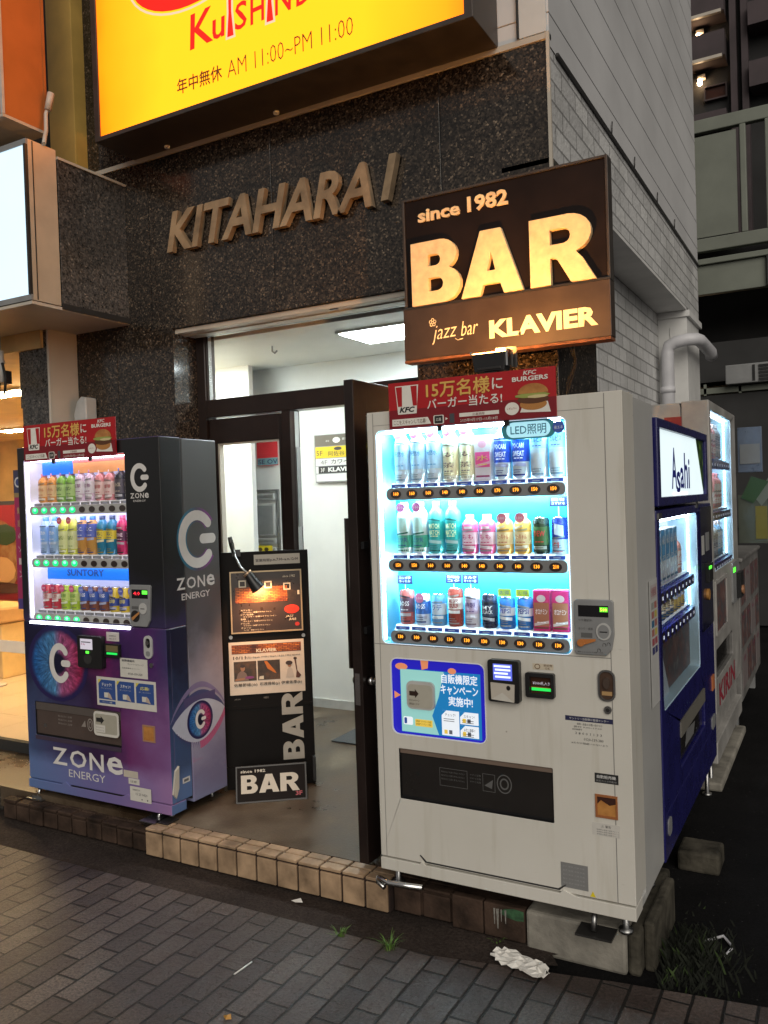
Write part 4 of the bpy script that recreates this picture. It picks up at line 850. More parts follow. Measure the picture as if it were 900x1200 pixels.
b = MB(FZ_); b.r(.13, 1.888, .375, 1.962, -.06, 'strip blue'); b.r(.375, 1.888, .82, 1.962, -.06, 'strip orange'); b.r(.375, 1.945, .82, 1.968, -.059, 'strip pink'); b.r(.055, 1.966, .82, 1.975, -.02, 'strip pink'); b.r(.14, 1.318, .82, 1.392, -.06, 'strip blue'); b.text('SUNTORY', .30, 1.338, ink((.02, .05, .22)), w=.28, h=.036, c=-.058, bold=.02); b.build('display_header', ZM)
b = MB(FZ_)
for a in (.0535, .8115): b.box(a, a+.003, 1.11, 1.965, -.03, -.012, 'led violet edge')
for z in (1.968, 1.692, 1.407): b.box(.07, .80, z-.005, z+.005, -.046, -.036, 'led violet')
b.box(.06, .815, 1.078, 1.090, -.01, .006, 'led small')
split_build(b, 'light_tube', ZM)
z1a = D('orange cartoned juice', 'B', .158, (.72, .30, .06), (.75, .50, .25), .2, .6, (.75, .22, .25), 'なっちゃん', (.5, .1, .03))
z1b = D('green tea bottle', 'B', .158, (.20, .42, .05), (.40, .58, .20), .2, .6, (.3, .12, .25), '茶', (.03, .12, .02))
z1c = D('white and purple bottle', 'B', .165, (.66, .52, .62), (.70, .66, .70), .25, .65, (.5, .2, .4), '紅茶', (.25, .05, .2))
z1d = D('red and white bottle', 'B', .160, (.60, .22, .22), (.70, .50, .46), .2, .62, (.7, .5, .5), '珈琲', (.4, .02, .03))
z1e = D('black labelled bottle', 'B', .165, (.02, .02, .03), (.06, .05, .06), .2, .65, (.04, .08, .3), 'BLACK', (.5, .42, .3))
z2a = D('clear blue water bottle', 'B', .205, (.38, .55, .82), (.22, .42, .78), .35, .72, (.1, .3, .7), '天然水', (.8, .85, .9))
z2b = D('lime yellow tea bottle', 'B', .205, (.62, .66, .10), (.66, .70, .35), .15, .62, (.6, .7, .3), '茶', (.1, .25, .03), (.75, .1, .15))
z2c = D('blue and orange bottle', 'B', .205, (.62, .32, .08), (.10, .14, .48), .45, .80, (.05, .2, .6), 'C.C.', (.8, .8, .85))
z2d = D('teal and yellow bottle', 'B', .205, (.03, .22, .36), (.70, .55, .05), .40, .62, (.02, .05, .12), '麦', (.05, .1, .2))
z2e = D('pink and black can', 'B', .205, (.55, .04, .14), (.08, .02, .05), .35, .60, (.6, .1, .2), 'ZONE', (.8, .6, .65))
z3a = D('red and white can', 'C', .135, (.55, .05, .08), (.72, .62, .60), .42, .62, txt='紅茶', tcol=(.4, .02, .03), badge=(.6, .05, .15))
z3b = D('bright lime can', 'C', .135, (.42, .60, .05), (.55, .68, .2), .35, .7, txt='緑茶', tcol=(.1, .3, .02), badge=(.78, .12, .3))
z3c = D('blue and brown can', 'C', .130, (.22, .08, .05), (.04, .10, .40), .4, .8, txt='BOSS', tcol=(.8, .8, .85), badge=(.2, .25, .7))
z3d = D('yellow and navy can', 'C', .130, (.62, .46, .04), (.03, .06, .28), .25, .55, txt='珈琲', tcol=(.8, .7, .2), badge=(.1, .12, .5))
zn = 'the purple machine'; gZ = 'sample drinks in the purple machine'
lz = ['g']*5+['x']*5
for row, zr, sp in (('top', 1.697, (z1a, z1b, z1c, z1d, z1e)), ('middle', 1.412, (z2a, z2b, z2c, z2d, z2e))):
    shelf_row(FZ_, ZM, row, zn, .125, .0735, zr, [q for q in sp for _ in (0, 1)], lz, 'light grey plastic', [100]*10, gZ, bsz=.023, tagm=MATS['grey plastic'])
shelf_row(FZ_, ZM, 'bottom', zn, .125, .0735, 1.112, [z3a, z3a, z3b, z3b, z3c, z3c, z3c, z3d, z3d, z3d], lz, 'light grey plastic', [100]*10, gZ, bsz=.023, tagm=MATS['grey plastic'])
b = MB(FZ_); b.flat(rr(.05, 1.09, .824, 1.977, .008), -.003, 'clear glass'); b.build('window_pane', ZM)
# lettering and graphics of the wrap
b = MB(FZ_); glogo(b, .920, 1.845, .062, .072, .026, .001, white_ink)
def zone_word(b, a, z, w, h, c, m):
    b.text('Z', a, z, m, w=w*.22, h=h, c=c, bold=.015); b.text('O', a+w*.26, z, m, w=w*.24, h=h, c=c, bold=.015); b.text('N', a+w*.545, z, m, w=w*.20, h=h, c=c, bold=.015); b.text('e', a+w*.79, z, m, w=w*.22, h=h, c=c, bold=.02)
zone_word(b, .853, 1.742, .125, .026, .001, white_ink); b.text('ENERGY', .873, 1.724, white_ink, w=.085, h=.010, c=.001, res=1)
zone_word(b, .198, .318, .525, .092, .001, white_ink); b.text('ENERGY', .322, .262, white_ink, w=.275, h=.040, c=.001, bold=-.004)
split_build(b, 'lettering', zd, gap=.05)
b = MB(FZ_); b.disc(.265, .868, .235, .205, .0012, MATS['iris print'], 40); glogo(b, .285, .872, .082, .108, .036, .0025, white_ink); b.build('eye_print', zd)
b = MB(FZS); glogo(b, .250, 1.522, .140, .150, .052, .001, white_ink); zone_word(b, .085, 1.272, .285, .060, .001, white_ink); b.text('ENERGY', .118, 1.218, white_ink, w=.215, h=.034, c=.001, bold=.012)
split_build(b, 'lettering', ZM, gap=.05)
def halo_mat():
    t = NT('logo glow print'); x = t.sep(t.uv()); c = t.ramp(t.math('MULTIPLY_ADD', x[0], .5, .5), (.2, (.02, .16, .26)), (.5, (.07, .06, .10)), (.8, (.22, .05, .24)))
    t.set(base=c, rough=.38)
halo_mat()
b = MB(FZS)
P = ell(.250, 1.522, .152, .165, 40); Q = ell(.250, 1.522, .080, .088, 40)
for i in range(4, 36): b.raw([(P[i][0], P[i][1], .0005), (P[i+1][0], P[i+1][1], .0005), (Q[i+1][0], Q[i+1][1], .0005), (Q[i][0], Q[i][1], .0005)], [(0, 1, 2, 3)], 'logo glow print', [((q[0]-.25)/.15, (q[1]-1.522)/.15) for q in (P[i], P[i+1], Q[i+1], Q[i])])
b.build('logo_outline', ZM)
# the printed eye on the flank
def arc(x0, y0, x1, y1, h, n=16): return [(x0+(x1-x0)*i/n, y0+(y1-y0)*i/n+h*math.sin(math.pi*i/n)**.8) for i in range(n+1)]
b = MB(FZS)
up = arc(.016, .595, .417, .612, .088); lo = arc(.417, .612, .016, .595, -.125)
b.flat(up+lo[1:-1], .0006, ink((.46, .48, .58)))
band = arc(.010, .60, .418, .615, .135); b.flat(band+up[::-1], .0005, ink((.055, .06, .16))); band2 = arc(.006, .62, .418, .64, .155); b.flat(band2+arc(.418, .63, .006, .61, .135), .0004, ink((.20, .16, .30)))
b.disc(.222, .588, .098, .098, .0009, MATS['iris print'], 32)
b.flat([p for p in up if .10 < p[0] < .345]+[(.345, .72), (.10, .72)], .0012, ink((.075, .06, .16)))
glogo(b, .225, .590, .040, .050, .018, .0014, white_ink)
for i in range(26):
    x = .05+.0137*i; y = .60+.017*x-.125*math.sin(math.pi*(x-.016)/.40)**.8
    b.flat([(x-.002, y), (x+.0025, y), (x+.006+.02*(x-.2), y-.026-.008*(i % 3))], .0013, ink((.10, .05, .16) if i < 12 else (.50, .04, .16)))
b.flat([p for p in lo if p[0] > .2]+[(p[0], p[1]-.035-.02*p[0]) for p in lo if p[0] > .2][::-1], .0005, ink((.46, .12, .24)))
b.build('eye_print', ZM)
# front fittings
b = MB(FZ_); b.slab([(.832, 1.105), (.845, 1.098), (.945, 1.098), (.965, 1.130), (.978, 1.30), (.970, 1.308), (.840, 1.308), (.832, 1.30)], 0, .014, 'grey plastic'); cp = b.build('coin_panel', ZM, bevel=.003)
b = MB(FZ_); b.r(.850, 1.240, .960, 1.285, .0146, ink((.012, .012, .014), .15)); b.r(.922, 1.262, .957, 1.280, .015, 'digit green'); b.text('4:0', .862, 1.256, glow('digit red', (1, .03, .05), 1.2), w=.045, h=.018, c=.015, bold=.02, res=1); b.build('display', cp)
b = MB(FZ_); b.slab(ell(.925, 1.190, .026, .028, 22), .014, .018, 'light grey plastic'); b.r(.910, 1.187, .938, 1.191, .0184, 'black plastic'); b.slab(ell(.870, 1.150, .03, .03, 18), .0142, .0148, 'dark metal'); b.flat([(.848, 1.142), (.856, 1.128), (.905, 1.165), (.902, 1.175)], .020, ink((.45, .20, .06))); b.r(.848, 1.185, .895, 1.20, .0148, ink((.10, .1, .1))); b.build('coin_slot', cp)
b = MB(FZ_); b.slab(rr(.458, .868, .636, 1.035, .010), 0, .030, 'black plastic'); rd = b.build('card_reader', ZM, bevel=.004)
b = MB(FZ_); b.r(.482, .965, .572, 1.020, .0306, 'screen dim'); b.text('Edy', .49, .985, ink((.5, .05, .2)), w=.03, h=.012, c=.0312, res=1); b.r(.49, 1.0, .56, 1.006, .0312, ink((.2, .2, .25))); b.slab(ell(.535, .915, .030, .026, 20), .030, .032, ink((.03, .03, .03))); b.box(.525, .545, .945, .957, .0306, .034, 'digit green'); b.build('screen', rd)
b = MB(FZ_); b.slab(rr(.640, .930, .748, 1.000, .006), 0, .016, 'black plastic'); b.r(.655, .960, .740, .992, .0165, ink((.16, .13, .06))); b.box(.662, .735, .946, .956, .0165, .020, 'bill green' if 'bill green' in MATS else 'digit green'); b.build('bill_slot', ZM, bevel=.003)
b = MB(FZ_); b.slab(rr(.912, .938, .968, 1.054, .027), 0, .008, 'light grey plastic', [rr(.924, .99, .956, 1.04, .014)]); b.flat(rr(.92, .986, .96, 1.044, .014), .001, 'black plastic'); b.slab(ell(.940, 1.018, .011, .011, 14), .002, .012, 'chrome'); b.slab(rr(.926, .950, .954, .976, .010), .008, .0085, 'grey plastic'); b.slab(ell(.955, .905, .011, .012, 14), 0, .006, 'steel'); b.build('coin_return', ZM)
b = MB(FZ_); b.box(.07, .720, .464, .47, -.028, -.01, 'black plastic'); b.slab(rect(.070, .468, .720, .600), -.024, -.010, mat('brown acrylic', (.075, .055, .048), .18)); b.box(.070, .72, .602, .643, -.022, -.006, ink((.09, .075, .068))); b.box(.07, .722, .44, .461, .0005, .004, ink((.05, .035, .06)))
fp = b.build('delivery_flap', ZM)
b = MB(FZ_); g = ink((.24, .21, .19)); b.slab(ell(.488, .555, .022, .034, 20), -.0098, -.0094, g, [ell(.488, .555, .017, .028, 20)]); b.slab(ell(.488, .555, .011, .02, 16), -.0098, -.0094, g, [ell(.488, .555, .007, .014, 16)]); b.flat([(.42, .54), (.45, .575), (.455, .54)], -.0094, g)
for k in range(3): b.text('取出口に注意', .24, .575-.02*k, g, w=.11, h=.010, c=-.0094, res=1)
b.disc(.135, .515, .012, .014, -.0092, 'steel', 14); b.build('print', fp)
b = MB(FZ_)
pw = ink((.60, .58, .53)); bl = ink((.03, .075, .26)); dk = ink((.07, .07, .08))
b.slab(rr(.536, .513, .716, .640, .020), .0045, .009, pw); b.slab(rr(.548, .527, .706, .628, .012), .009, .0095, ink((.36, .34, .28))); b.flat([(.556, .585), (.590, .585), (.590, .574), (.614, .596), (.590, .618), (.590, .607), (.556, .607)], .0101, ink((.02, .02, .02))); b.r(.55, .532, .62, .57, .0100, pw)
for k in range(2): b.text('キャンペーン', .556, .552-.015*k, dk, w=.055, h=.010, c=.0106, res=1)
b.build('touch_plate', ZM)
b = MB(FZ_)
b.slab(rect(.560, .672, .978, .822), 0, .0012, pw)
for k, (q, w) in enumerate((('チェック!', .07), ('スキャン!', .07), ('応募!', .06))):
    x = .574+.134*k; b.r(x, .706, x+.122, .808, .0018, bl); b.flat([(x, .808), (x+.022, .808), (x, .786)], .0022, ink((.65, .55, .08)))
    b.text(q, x+.061, .774, ink((.72, .66, .25) if k == 2 else (.75, .75, .75)), w=w, h=.018, c=.0024, al='c', bold=.02, res=1)
    b.text('詳しくはこちらから', x+.061, .760, ink((.5, .5, .55)), w=.08, h=.007, c=.0024, al='c', res=1); b.r(x+.04, .716, x+.075, .742, .0022, pw); b.flat([(x+.065, .716), (x+.10, .708), (x+.085, .735), (x+.07, .745)], .0026, ink((.45, .36, .3)))
b.r(.576, .684, .694, .700, .0018, bl); b.text('キャンペーン期間', .60, .687, ink((.6, .6, .6)), w=.07, h=.009, c=.0024, res=1)
b.slab(rect(.736, .832, .926, .930), 0, .0012, pw); b.text('故障連絡先', .75, .912, dk, w=.09, h=.012, c=.0018, bold=.02, res=1); b.text('サントリービバレッジ', .79, .896, dk, w=.11, h=.010, c=.0018, res=1); b.text('自販機番号 2 9 1 0 4', .75, .876, dk, w=.12, h=.007, c=.0018, res=1); b.text('0120-139-320', .79, .846, dk, w=.10, h=.012, c=.0018, bold=.02, res=1)
b.slab(rect(.645, 1.012, .735, 1.058), 0, .0012, ink((.56, .52, .5))); b.text('新紙幣OK', .69, 1.035, dk, w=.05, h=.008, c=.0018, al='c', res=1); b.text('使えます', .69, 1.02, dk, w=.05, h=.008, c=.0018, al='c', res=1)
b.slab(rect(.732, .318, .832, .352), 0, .0014, ink((.5, .45, .38))); b.slab(rect(.765, .285, .84, .315), 0, .0014, pw); b.text('注意', .80, .294, dk, w=.045, h=.011, c=.002, al='c', res=1)
b.slab(rr(.78, .205, .925, .278, .004), .0065, .008, pw); b.text('自販機 型式', .80, .258, dk, w=.05, h=.008, c=.0086, res=1); b.text('15 23 0420', .82, .236, dk, w=.08, h=.013, c=.0086, res=1); b.slab(ell(.862, .218, .004, .004, 8), .008, .0086, dk); b.slab(ell(.90, .218, .004, .004, 8), .008, .0086, dk)
split_build(b, 'sticker', zd)
b = MB(FZ_); b.slab(rect(.878, .516, .962, .600), 0, .004, ink((.36, .20, .12)), [rect(.885, .523, .955, .593)]); b.flat(rect(.88, .52, .96, .6), .001, MATS['burger bun print']); b.build('sensor_window', ZM)
b = MB(FZS); b.slab([(.0, .27), (.02, .245), (.04, .29), (.045, .40), (.02, .38)], .0005, .012, 'beige panel'); b.slab(rect(.078, .298, .13, .325), 0, .0012, ink((.62, .60, .58))); b.r(.086, .305, .12, .318, .0016, ink((.12, .12, .13))); b.build('bracket', ZM)
legs(FZ_, ZM, ((.06, -.06), (1.0, -.06), (.06, -.36), (1.0, -.36)), .105, .18)
b = MB(FZ_); b.box(.0, .13, .106, .112, -.08, .03, 'steel'); b.box(.03, .10, .112, .122, -.06, .01, 'steel'); b.tube([(.065, .12, 0), (.065, .165, -.02)], .009, 'chrome', 8); b.build('anchor_plate', ZM)
b = MB(FZ_); b.box(.90, 1.0, .136, .141, -.05, .07, 'steel'); b.box(.99, 1.07, .136, .141, -.03, .05, 'dark metal'); b.tube([(.96, .14, 0), (.96, .165, -.02)], .009, 'chrome', 8); b.build('anchor_plate', ZM)
zlab = 'red promotional board with gold lettering on top of the purple machine'
header_board(front(-3.918, 3.035, 1.965), .698, .195, zlab, (-3.57, 3.03, 1.95))
# ================================================================== NAVY MACHINE (faces the alley)
FA = side(-.662, 3.452)
AM = thing('vending_machine', 'navy vending machine with a lit white header panel, facing the alley', 'vending machine', (-.9, 4.22, .05), rz=0)
def word_on(b, q, *a, **k): b.text(q, *a, **k)
b = MB(FA); awin = rr(.055, .79, 1.035, 1.575, .03)
b.slab(rect(0, .185, 1.54, 1.615), -.15, 0, 'navy', [awin, rr(.40, .455, 1.14, .66, .02)], mh=['pale cyan light liner', 'navy']); ad = b.build('door', AM, bevel=.006)
b = MB(FA); b.box(.005, 1.535, .12, 1.985, -.47, -.154, 'navy'); b.build('body', AM, bevel=.005)
b = MB(FA); b.slab(rect(0, 1.63, 1.385, 1.99), -.15, .012, 'navy', [rect(.055, 1.668, 1.325, 1.952)]); ah = b.build('header_frame', AM, bevel=.005)
glow('asahi panel', (.72, .84, .86), .95, .06, 3)
b = MB(FA); b.r(.05, 1.66, 1.33, 1.955, -.006, 'asahi panel'); b.flat([(1.09, 1.953), (1.327, 1.953), (1.327, 1.70), (1.31, 1.68)], -.004, MATS['hops print']); hp = b.build('header_panel', AM)
b = MB(FA); am = ink((.012, .02, .30)); 
b.text('A', .38, 1.70, am, w=.13, h=.185, c=-.003, bold=.02); b.text('s', .50, 1.68, am, w=.10, h=.10, c=-.003, bold=.02); b.text('a', .60, 1.70, am, w=.10, h=.10, c=-.003, bold=.02); b.text('h', .71, 1.70, am, w=.10, h=.17, c=-.003, bold=.02); b.text('i', .83, 1.70, am, w=.04, h=.145, c=-.003, bold=.02); b.r(.42, 1.672, .80, 1.684, -.003, glow('line white', (1, 1, 1), 1.2)); b.build('lettering', hp)
b = MB(FA); b.box(.03, 1.06, 1.085, 1.60, -.146, -.144, 'pale back'); b.build('backlight', AM)
b = MB(FA)
for a in (.058, 1.026): b.box(a, a+.006, 1.10, 1.57, -.05, -.04, 'led edge')
for z in (1.566, 1.243): b.box(.07, 1.02, z-.006, z+.004, -.046, -.036, 'led tube')
split_build(b, 'light_tube', AM)
a1 = D('blue topped carton', 'P', .235, (.68, .74, .80), (.03, .30, .62), .42, .98, txt='乳', tcol=(.8, .85, .9), r=.044)
a2 = D('orange striped can', 'C', .19, (.70, .40, .30), (.70, .68, .62), .2, .6, txt='茶', tcol=(.5, .1, .05))
a3 = D('red and white bottle', 'B', .18, (.62, .30, .25), (.7, .68, .66), .25, .6, txt='水', tcol=(.5, .1, .1))
a4 = D('yellow and blue can', 'C', .15, (.70, .55, .18), (.10, .25, .5), .5, .85, txt='BOSS', tcol=(.8, .8, .8), r=.042)
a5 = D('dark blue coffee can', 'C', .152, (.04, .14, .32), (.65, .6, .4), .3, .55, txt='微糖', tcol=(.1, .05, .02), r=.042)
gA = 'sample drinks in the navy machine'
shelf_row(FA, AM, 'upper', 'the navy machine', .115, .098, 1.290-.042, [a2, a1, a1, a1, a1, a1, a3, a3, None], 'b', 'electric blue plastic', [1]*9, gA, rz=R(90), bsz=.034)
shelf_row(FA, AM, 'lower', 'the navy machine', .115, .098, 1.085-.0, [a4, a4, a5, a5, a5, a4, a4, a4, None], 'b', 'electric blue plastic', [1]*9, gA, rz=R(90), bsz=.034)
b = MB(FA); b.r(.05, .785, 1.04, 1.06, -.06, mat('display blue grey', (.40, .46, .55), .4)); b.flat([(.33, .80), (1.03, .80), (1.03, 1.05), (.25, 1.05)], -.05, MATS['leaflet print']); b.flat([(.07, .79), (.42, .79), (.26, 1.0), (.07, 1.0)], -.045, ink((.42, .5, .58)))
for k in range(6): b.r(.09, .83+.024*k, .28, .833+.024*k, -.044, ink((.22, .26, .32)))
b.build('display_poster', AM)
b = MB(FA); b.flat(rr(.055, .79, 1.035, 1.575, .03), -.004, 'clear glass'); b.build('window_pane', AM)
b = MB(FA); b.box(.40, 1.14, .46, .655, -.10, -.09, 'black plastic'); b.slab(rect(.41, .465, 1.13, .585), -.03, -.015, 'flap acrylic'); b.slab(rect(.41, .588, 1.13, .655), -.02, .004, ink((.16, .15, .13))); b.flat([(.60, .49), (.85, .49), (.90, .54), (.65, .56)], -.0145, ink((.18, .18, .18))); b.build('delivery_flap', AM)
b = MB(FA); b.slab(rr(1.10, .95, 1.50, 1.60, .02), .0005, .008, mat('gloss navy', (.01, .01, .04), .12)); b.box(1.22, 1.36, 1.20, 1.30, .008, .03, 'black plastic'); b.box(1.20, 1.28, 1.27, 1.285, .03, .034, 'digit green'); b.slab(ell(1.27, 1.13, .04, .03, 14), .008, .02, ink((.42, .2, .05))); b.box(1.12, 1.2, 1.35, 1.45, .008, .010, 'light grey plastic'); b.box(1.26, 1.38, 1.36, 1.46, .008, .010, 'grey plastic'); b.build('coin_panel', AM, bevel=.003)
b = MB(FA); b.box(1.40, 1.48, .58, .66, 0, .006, ink((.5, .16, .06))); b.slab(rr(1.36, .37, 1.49, .44, .02), 0, .004, 'grey plastic'); b.slab(rr(.06, .27, .13, .34, .02), 0, .004, 'grey plastic'); b.r(.02, .37, 1.5, .376, .001, ink((.03, .03, .16))); split_build(b, 'sticker', AM)
b = MB(FA); b.box(.005, .07, 1.578, 1.603, 0, .008, 'steel'); b.box(1.01, 1.05, 1.60, 1.63, 0, .006, 'steel'); split_build(b, 'hinge', AM)
legs(FA, AM, ((.06, -.05), (1.48, -.05), (.06, -.42), (1.48, -.42)), -.03, .19)
# ================================================================== FAR WHITE MACHINE
FK = side(-.662, 5.03)
KM = thing('vending_machine', 'tall white vending machine farthest down the alley with three narrow lit shelves', 'vending machine', (-.9, 5.65, .05))
mat('grubby enamel', (.17, .165, .16), .5, var=.35, vs=7); mat('dirty enamel', (.33, .32, .305), .4, var=.25, vs=6)
b = MB(FK); kwin = rr(.065, 1.215, 1.01, 2.145, .02)
b.slab(rect(0, .40, 1.27, 2.20), -.15, 0, 'dirty enamel', [kwin, rr(.045, .60, .84, .76, .02)], mh=['pale cyan light liner', 'grubby enamel']); kd = b.build('door', KM, bevel=.006)
b = MB(FK); b.box(.004, 1.265, .12, 2.195, -.34, -.155, 'dirty enamel'); b.box(0, 1.27, .12, .24, -.155, .0, 'dirty enamel'); b.box(.02, 1.25, .24, .395, -.15, -.03, 'dirty enamel'); b.build('body', KM, bevel=.005)
b = MB(FK); b.box(.03, 1.03, 1.21, 2.15, -.146, -.144, 'pale back'); b.build('backlight', KM)
b = MB(FK)
for a in (.07, 1.0): b.box(a, a+.006, 1.23, 2.14, -.05, -.04, 'led edge')
for z in (2.136, 1.833, 1.525): b.box(.08, 1.0, z-.006, z+.004, -.046, -.036, 'led tube')
split_build(b, 'light_tube', KM)
k1 = D('pale blue bottle', 'B', .22, (.20, .48, .72), (.55, .68, .78), .3, .7, txt='水', tcol=(.1, .2, .5), r=.046); k2 = D('pink and white bottle', 'B', .22, (.72, .32, .32), (.72, .70, .70), .2, .45, (.8, .3, .3), '紅', (.5, .05, .1), r=.046); k3 = D('grey labelled bottle', 'B', .22, (.40, .46, .5), (.2, .22, .26), .3, .6, txt='茶', tcol=(.7, .7, .7), r=.046); k4 = D('pale tan can', 'C', .14, (.6, .52, .42), (.7, .66, .6), .3, .7, txt='珈', tcol=(.2, .08, .03))
gK = 'sample drinks in the far white machine'
vio = mat('violet plastic', (.05, .02, .20), .3)
for row, z, sp in (('top', 1.838, [k1, k1, k2, k2, k3, k3, None, None]), ('middle', 1.530, [k1, k1, k4, k2, k2, k2, None, None]), ('bottom', 1.225, [k4, k1, k3, k3, k1, k1, None, None])):
    shelf_row(FK, KM, row, 'the far white machine', .13, .112, z, sp, 'b', vio, [1]*8, gK, rz=R(90), bsz=.03)
    b = MB(FK); b.slab(rect(.60, z+.13, .80, z+.22), -.06, -.058, ink((.35, .12, .15))) if 0 else b.slab(rect(.58, z+.15, .80, z+.26), -.06, -.058, ink((.30, .28, .36))); b.r(.60, z+.20, .78, z+.24, -.057, ink((.6, .6, .62))); b.build('price_notice', KM)
b = MB(FK); b.flat(rr(.065, 1.215, 1.01, 2.145, .02), -.004, 'clear glass'); b.build('window_pane', KM)
b = MB(FK); b.slab(rr(.05, .84, .56, 1.16, .01), 0, .008, 'dirty enamel', [rr(.07, .86, .54, 1.14, .01)]); b.r(.065, .855, .545, 1.145, .001, MATS['leaflet print']); b.build('display_poster', KM)
b = MB(FK); b.box(.04, .85, .595, .765, -.10, -.09, 'black plastic'); b.slab(rect(.05, .605, .835, .755), -.03, -.02, 'flap acrylic'); b.build('delivery_flap', KM)
b = MB(FK); b.text('KIRIN', .12, .425, ink((.30, .03, .05)), w=.78, h=.13, c=.001, bold=.03); b.build('lettering', kd)
b = MB(FK); b.slab(rr(.84, .93, 1.2, 1.20, .02), .0005, .012, 'grey plastic'); b.box(1.02, 1.2, .95, 1.12, .012, .04, 'black plastic'); b.box(.86, .96, 1.135, 1.165, .012, .016, 'digit green'); b.slab(ell(1.1, 1.0, .05, .03, 12), .04, .05, ink((.42, .2, .1))); b.build('coin_panel', KM)
b = MB(front(-.662, 5.034)); b.r(-.245, 2.03, -.085, 2.115, .0015, ink((.24, .012, .016))); b.flat([(-.34, 2.12), (-.245, 2.10), (-.085, 2.118), (-.085, 2.03), (-.34, 2.0)], .001, ink((.24, .012, .016))); b.flat([(-.16, 2.19), (-.10, 2.195), (-.11, 2.15), (-.15, 2.16)], .001, ink((.03, .03, .03))); b.flat([(-.075, 2.19), (-.045, 2.19), (-.055, 2.10), (-.07, 2.04)], .001, ink((.04, .035, .03))); b.build('worn_patch', KM)
legs(FK, KM, ((.06, -.05), (1.2, -.05), (.06, -.3), (1.2, -.3)), -.03, .125)
# ================================================================== SIGNS
# yellow light box over the entrance
FY = front(-3.733, 3.49)
t = thing('light_box_sign', 'large yellow lit sign box with red lettering above the entrance', 'sign', (-2.58, 3.65, 3.83))
mat('sign frame', (.06, .05, .045), .45, .4, var=.25)
b = MB(FY); b.slab(rect(-.04, 3.826, 2.335, 5.5), -.305, .004, 'sign frame', [rect(.0, 3.852, 2.292, 5.46)]); b.build('frame', t, bevel=.003)
b = MB(FY); b.box(-.035, 2.33, 3.829, 3.834, -.30, -.005, mat('sign underside', (.10, .075, .055), .5, .2, var=.35, vs=5)); b.build('underside', t)
b = MB(FY); b.r(0, 3.85, 2.292, 5.46, -.006, 'yellow acrylic', 0); fcv = b.build('face', t)
glow('red lit print', (.80, .012, .006), .95); glow('brown lit print', (.11, .035, .004), .9); glow('pink lit print', (1, .55, .38), .9)
b = MB(FY); rp, bp, pp = 'red lit print', 'brown lit print', 'pink lit print'
b.slab(ell(.70, 4.63, .445, .262, 40), -.0045, -.0044, pp, [ell(.70, 4.63, .432, .25, 40)]); b.flat(ell(.70, 4.63, .42, .24, 40), -.004, rp); b.slab(ell(.72, 4.66, .40, .20, 36), -.0038, -.0036, pp, [ell(.72, 4.665, .393, .194, 36)])
for q, x, w, h, dz in (('K', .695, .165, .185, 0), ('u', .855, .09, .105, .005), ('S', 1.005, .085, .14, .01), ('H', 1.105, .10, .14, .01), ('N', 1.262, .11, .14, .01), ('B', 1.392, .075, .125, .015), ('O', 1.485, .105, .115, .02)):
    b.text(q, x, 4.15+dz, rp, w=w, h=h, c=-.004, shear=.12, bold=.012, rot=.05)
for x in (.972, 1.228):
    for k, m in ((.012, pp), (0, rp)): b.flat([(x-.020-k, 4.145-k), (x+.022+k, 4.145-k), (x+.012+k, 4.27), (x+.016+k, 4.40+k), (x-.004-k, 4.40+k), (x-.006-k, 4.27)], -.0042+(.0006 if k == 0 else 0), m)
b.text('年中無休', .595, 3.938, bp, w=.312, h=.082, c=-.004, bold=.02); b.text('AM 11:00~PM 11:00', .945, 3.935, bp, w=.77, h=.088, c=-.004, bold=-.014)
b.build('lettering', t)
for x in (.27, 1.066):
    b = MB(FY); b.lathe(x, -.26, [(0, 3.812), (.016, 3.815), (.018, 3.827)], 'lobby paint', 12); b.build('bolt', t)
# KITAHARA letters on the granite
t = thing('wall_lettering', 'raised bronze capital letters on the dark granite above the entrance', 'lettering', (-2.8, 3.8, 3.2))
FL = front(0, 3.797)
word_letters(FL, 'KITAHARA', t, -3.50, 3.205, MATS['letter metal'], 1.41, .235, .036, .022, .26, c=.006)
b = MB(FL); b.text('1', -2.035, 3.215, 'letter metal', w=.10, h=.225, c=.006, depth=.045, bold=.02, shear=.26); b.build('letter', t)
# BAR sign
FB = front(-1.812, 3.55, 2.35)
t = thing('bar_sign', 'square dark brown projecting sign with big cream letters lit orange from below', 'sign', (-1.33, 3.6, 2.35))
b = MB(FB); b.slab(rect(.005, .245, .968, .757), -.055, 0, 'sign brown'); b.build('panel', t, bevel=.002)
b = MB(FB); b.slab(rect(.0, .24, .973, .762), -.06, .008, 'sign frame', [rect(.012, .252, .961, .750)]); b.build('frame', t, bevel=.002)
b = MB(FB); b.slab(rect(-.002, -.0, .975, .237), -.05, .022, 'sign plate brown'); pl = b.build('name_plate', t, bevel=.003)
b = MB(FB); b.box(0, .973, -.014, -.002, -.05, .026, 'rust edge'); b.box(-.004, .977, .2375, .2445, 0, .024, 'dark metal'); b.build('trim', t)
for q, x, w in (('B', .050, .250), ('A', .300, .298), ('R', .630, .288)):
    b = MB(FB); bar_word(b, x, .248, w, .292, 'letter cream', .0, .028, parts=((q, 0, 1),)); b.build('letter', t, bevel=.003)
b = MB(FB); b.text('since', .083, .640, 'letter cream', w=.215, h=.058, depth=.008, bold=.03); b.text('1982', .335, .640, 'letter cream', w=.195, h=.072, depth=.008, bold=.03); split_build(b, 'lettering', t, gap=.025)
lc = mat('plate letters', (.86, .74, .48), .5, var=.06)
b = MB(FB); b.text('KLAVIER', .430, .052, lc, w=.49, h=.082, c=.0225, bold=.045)
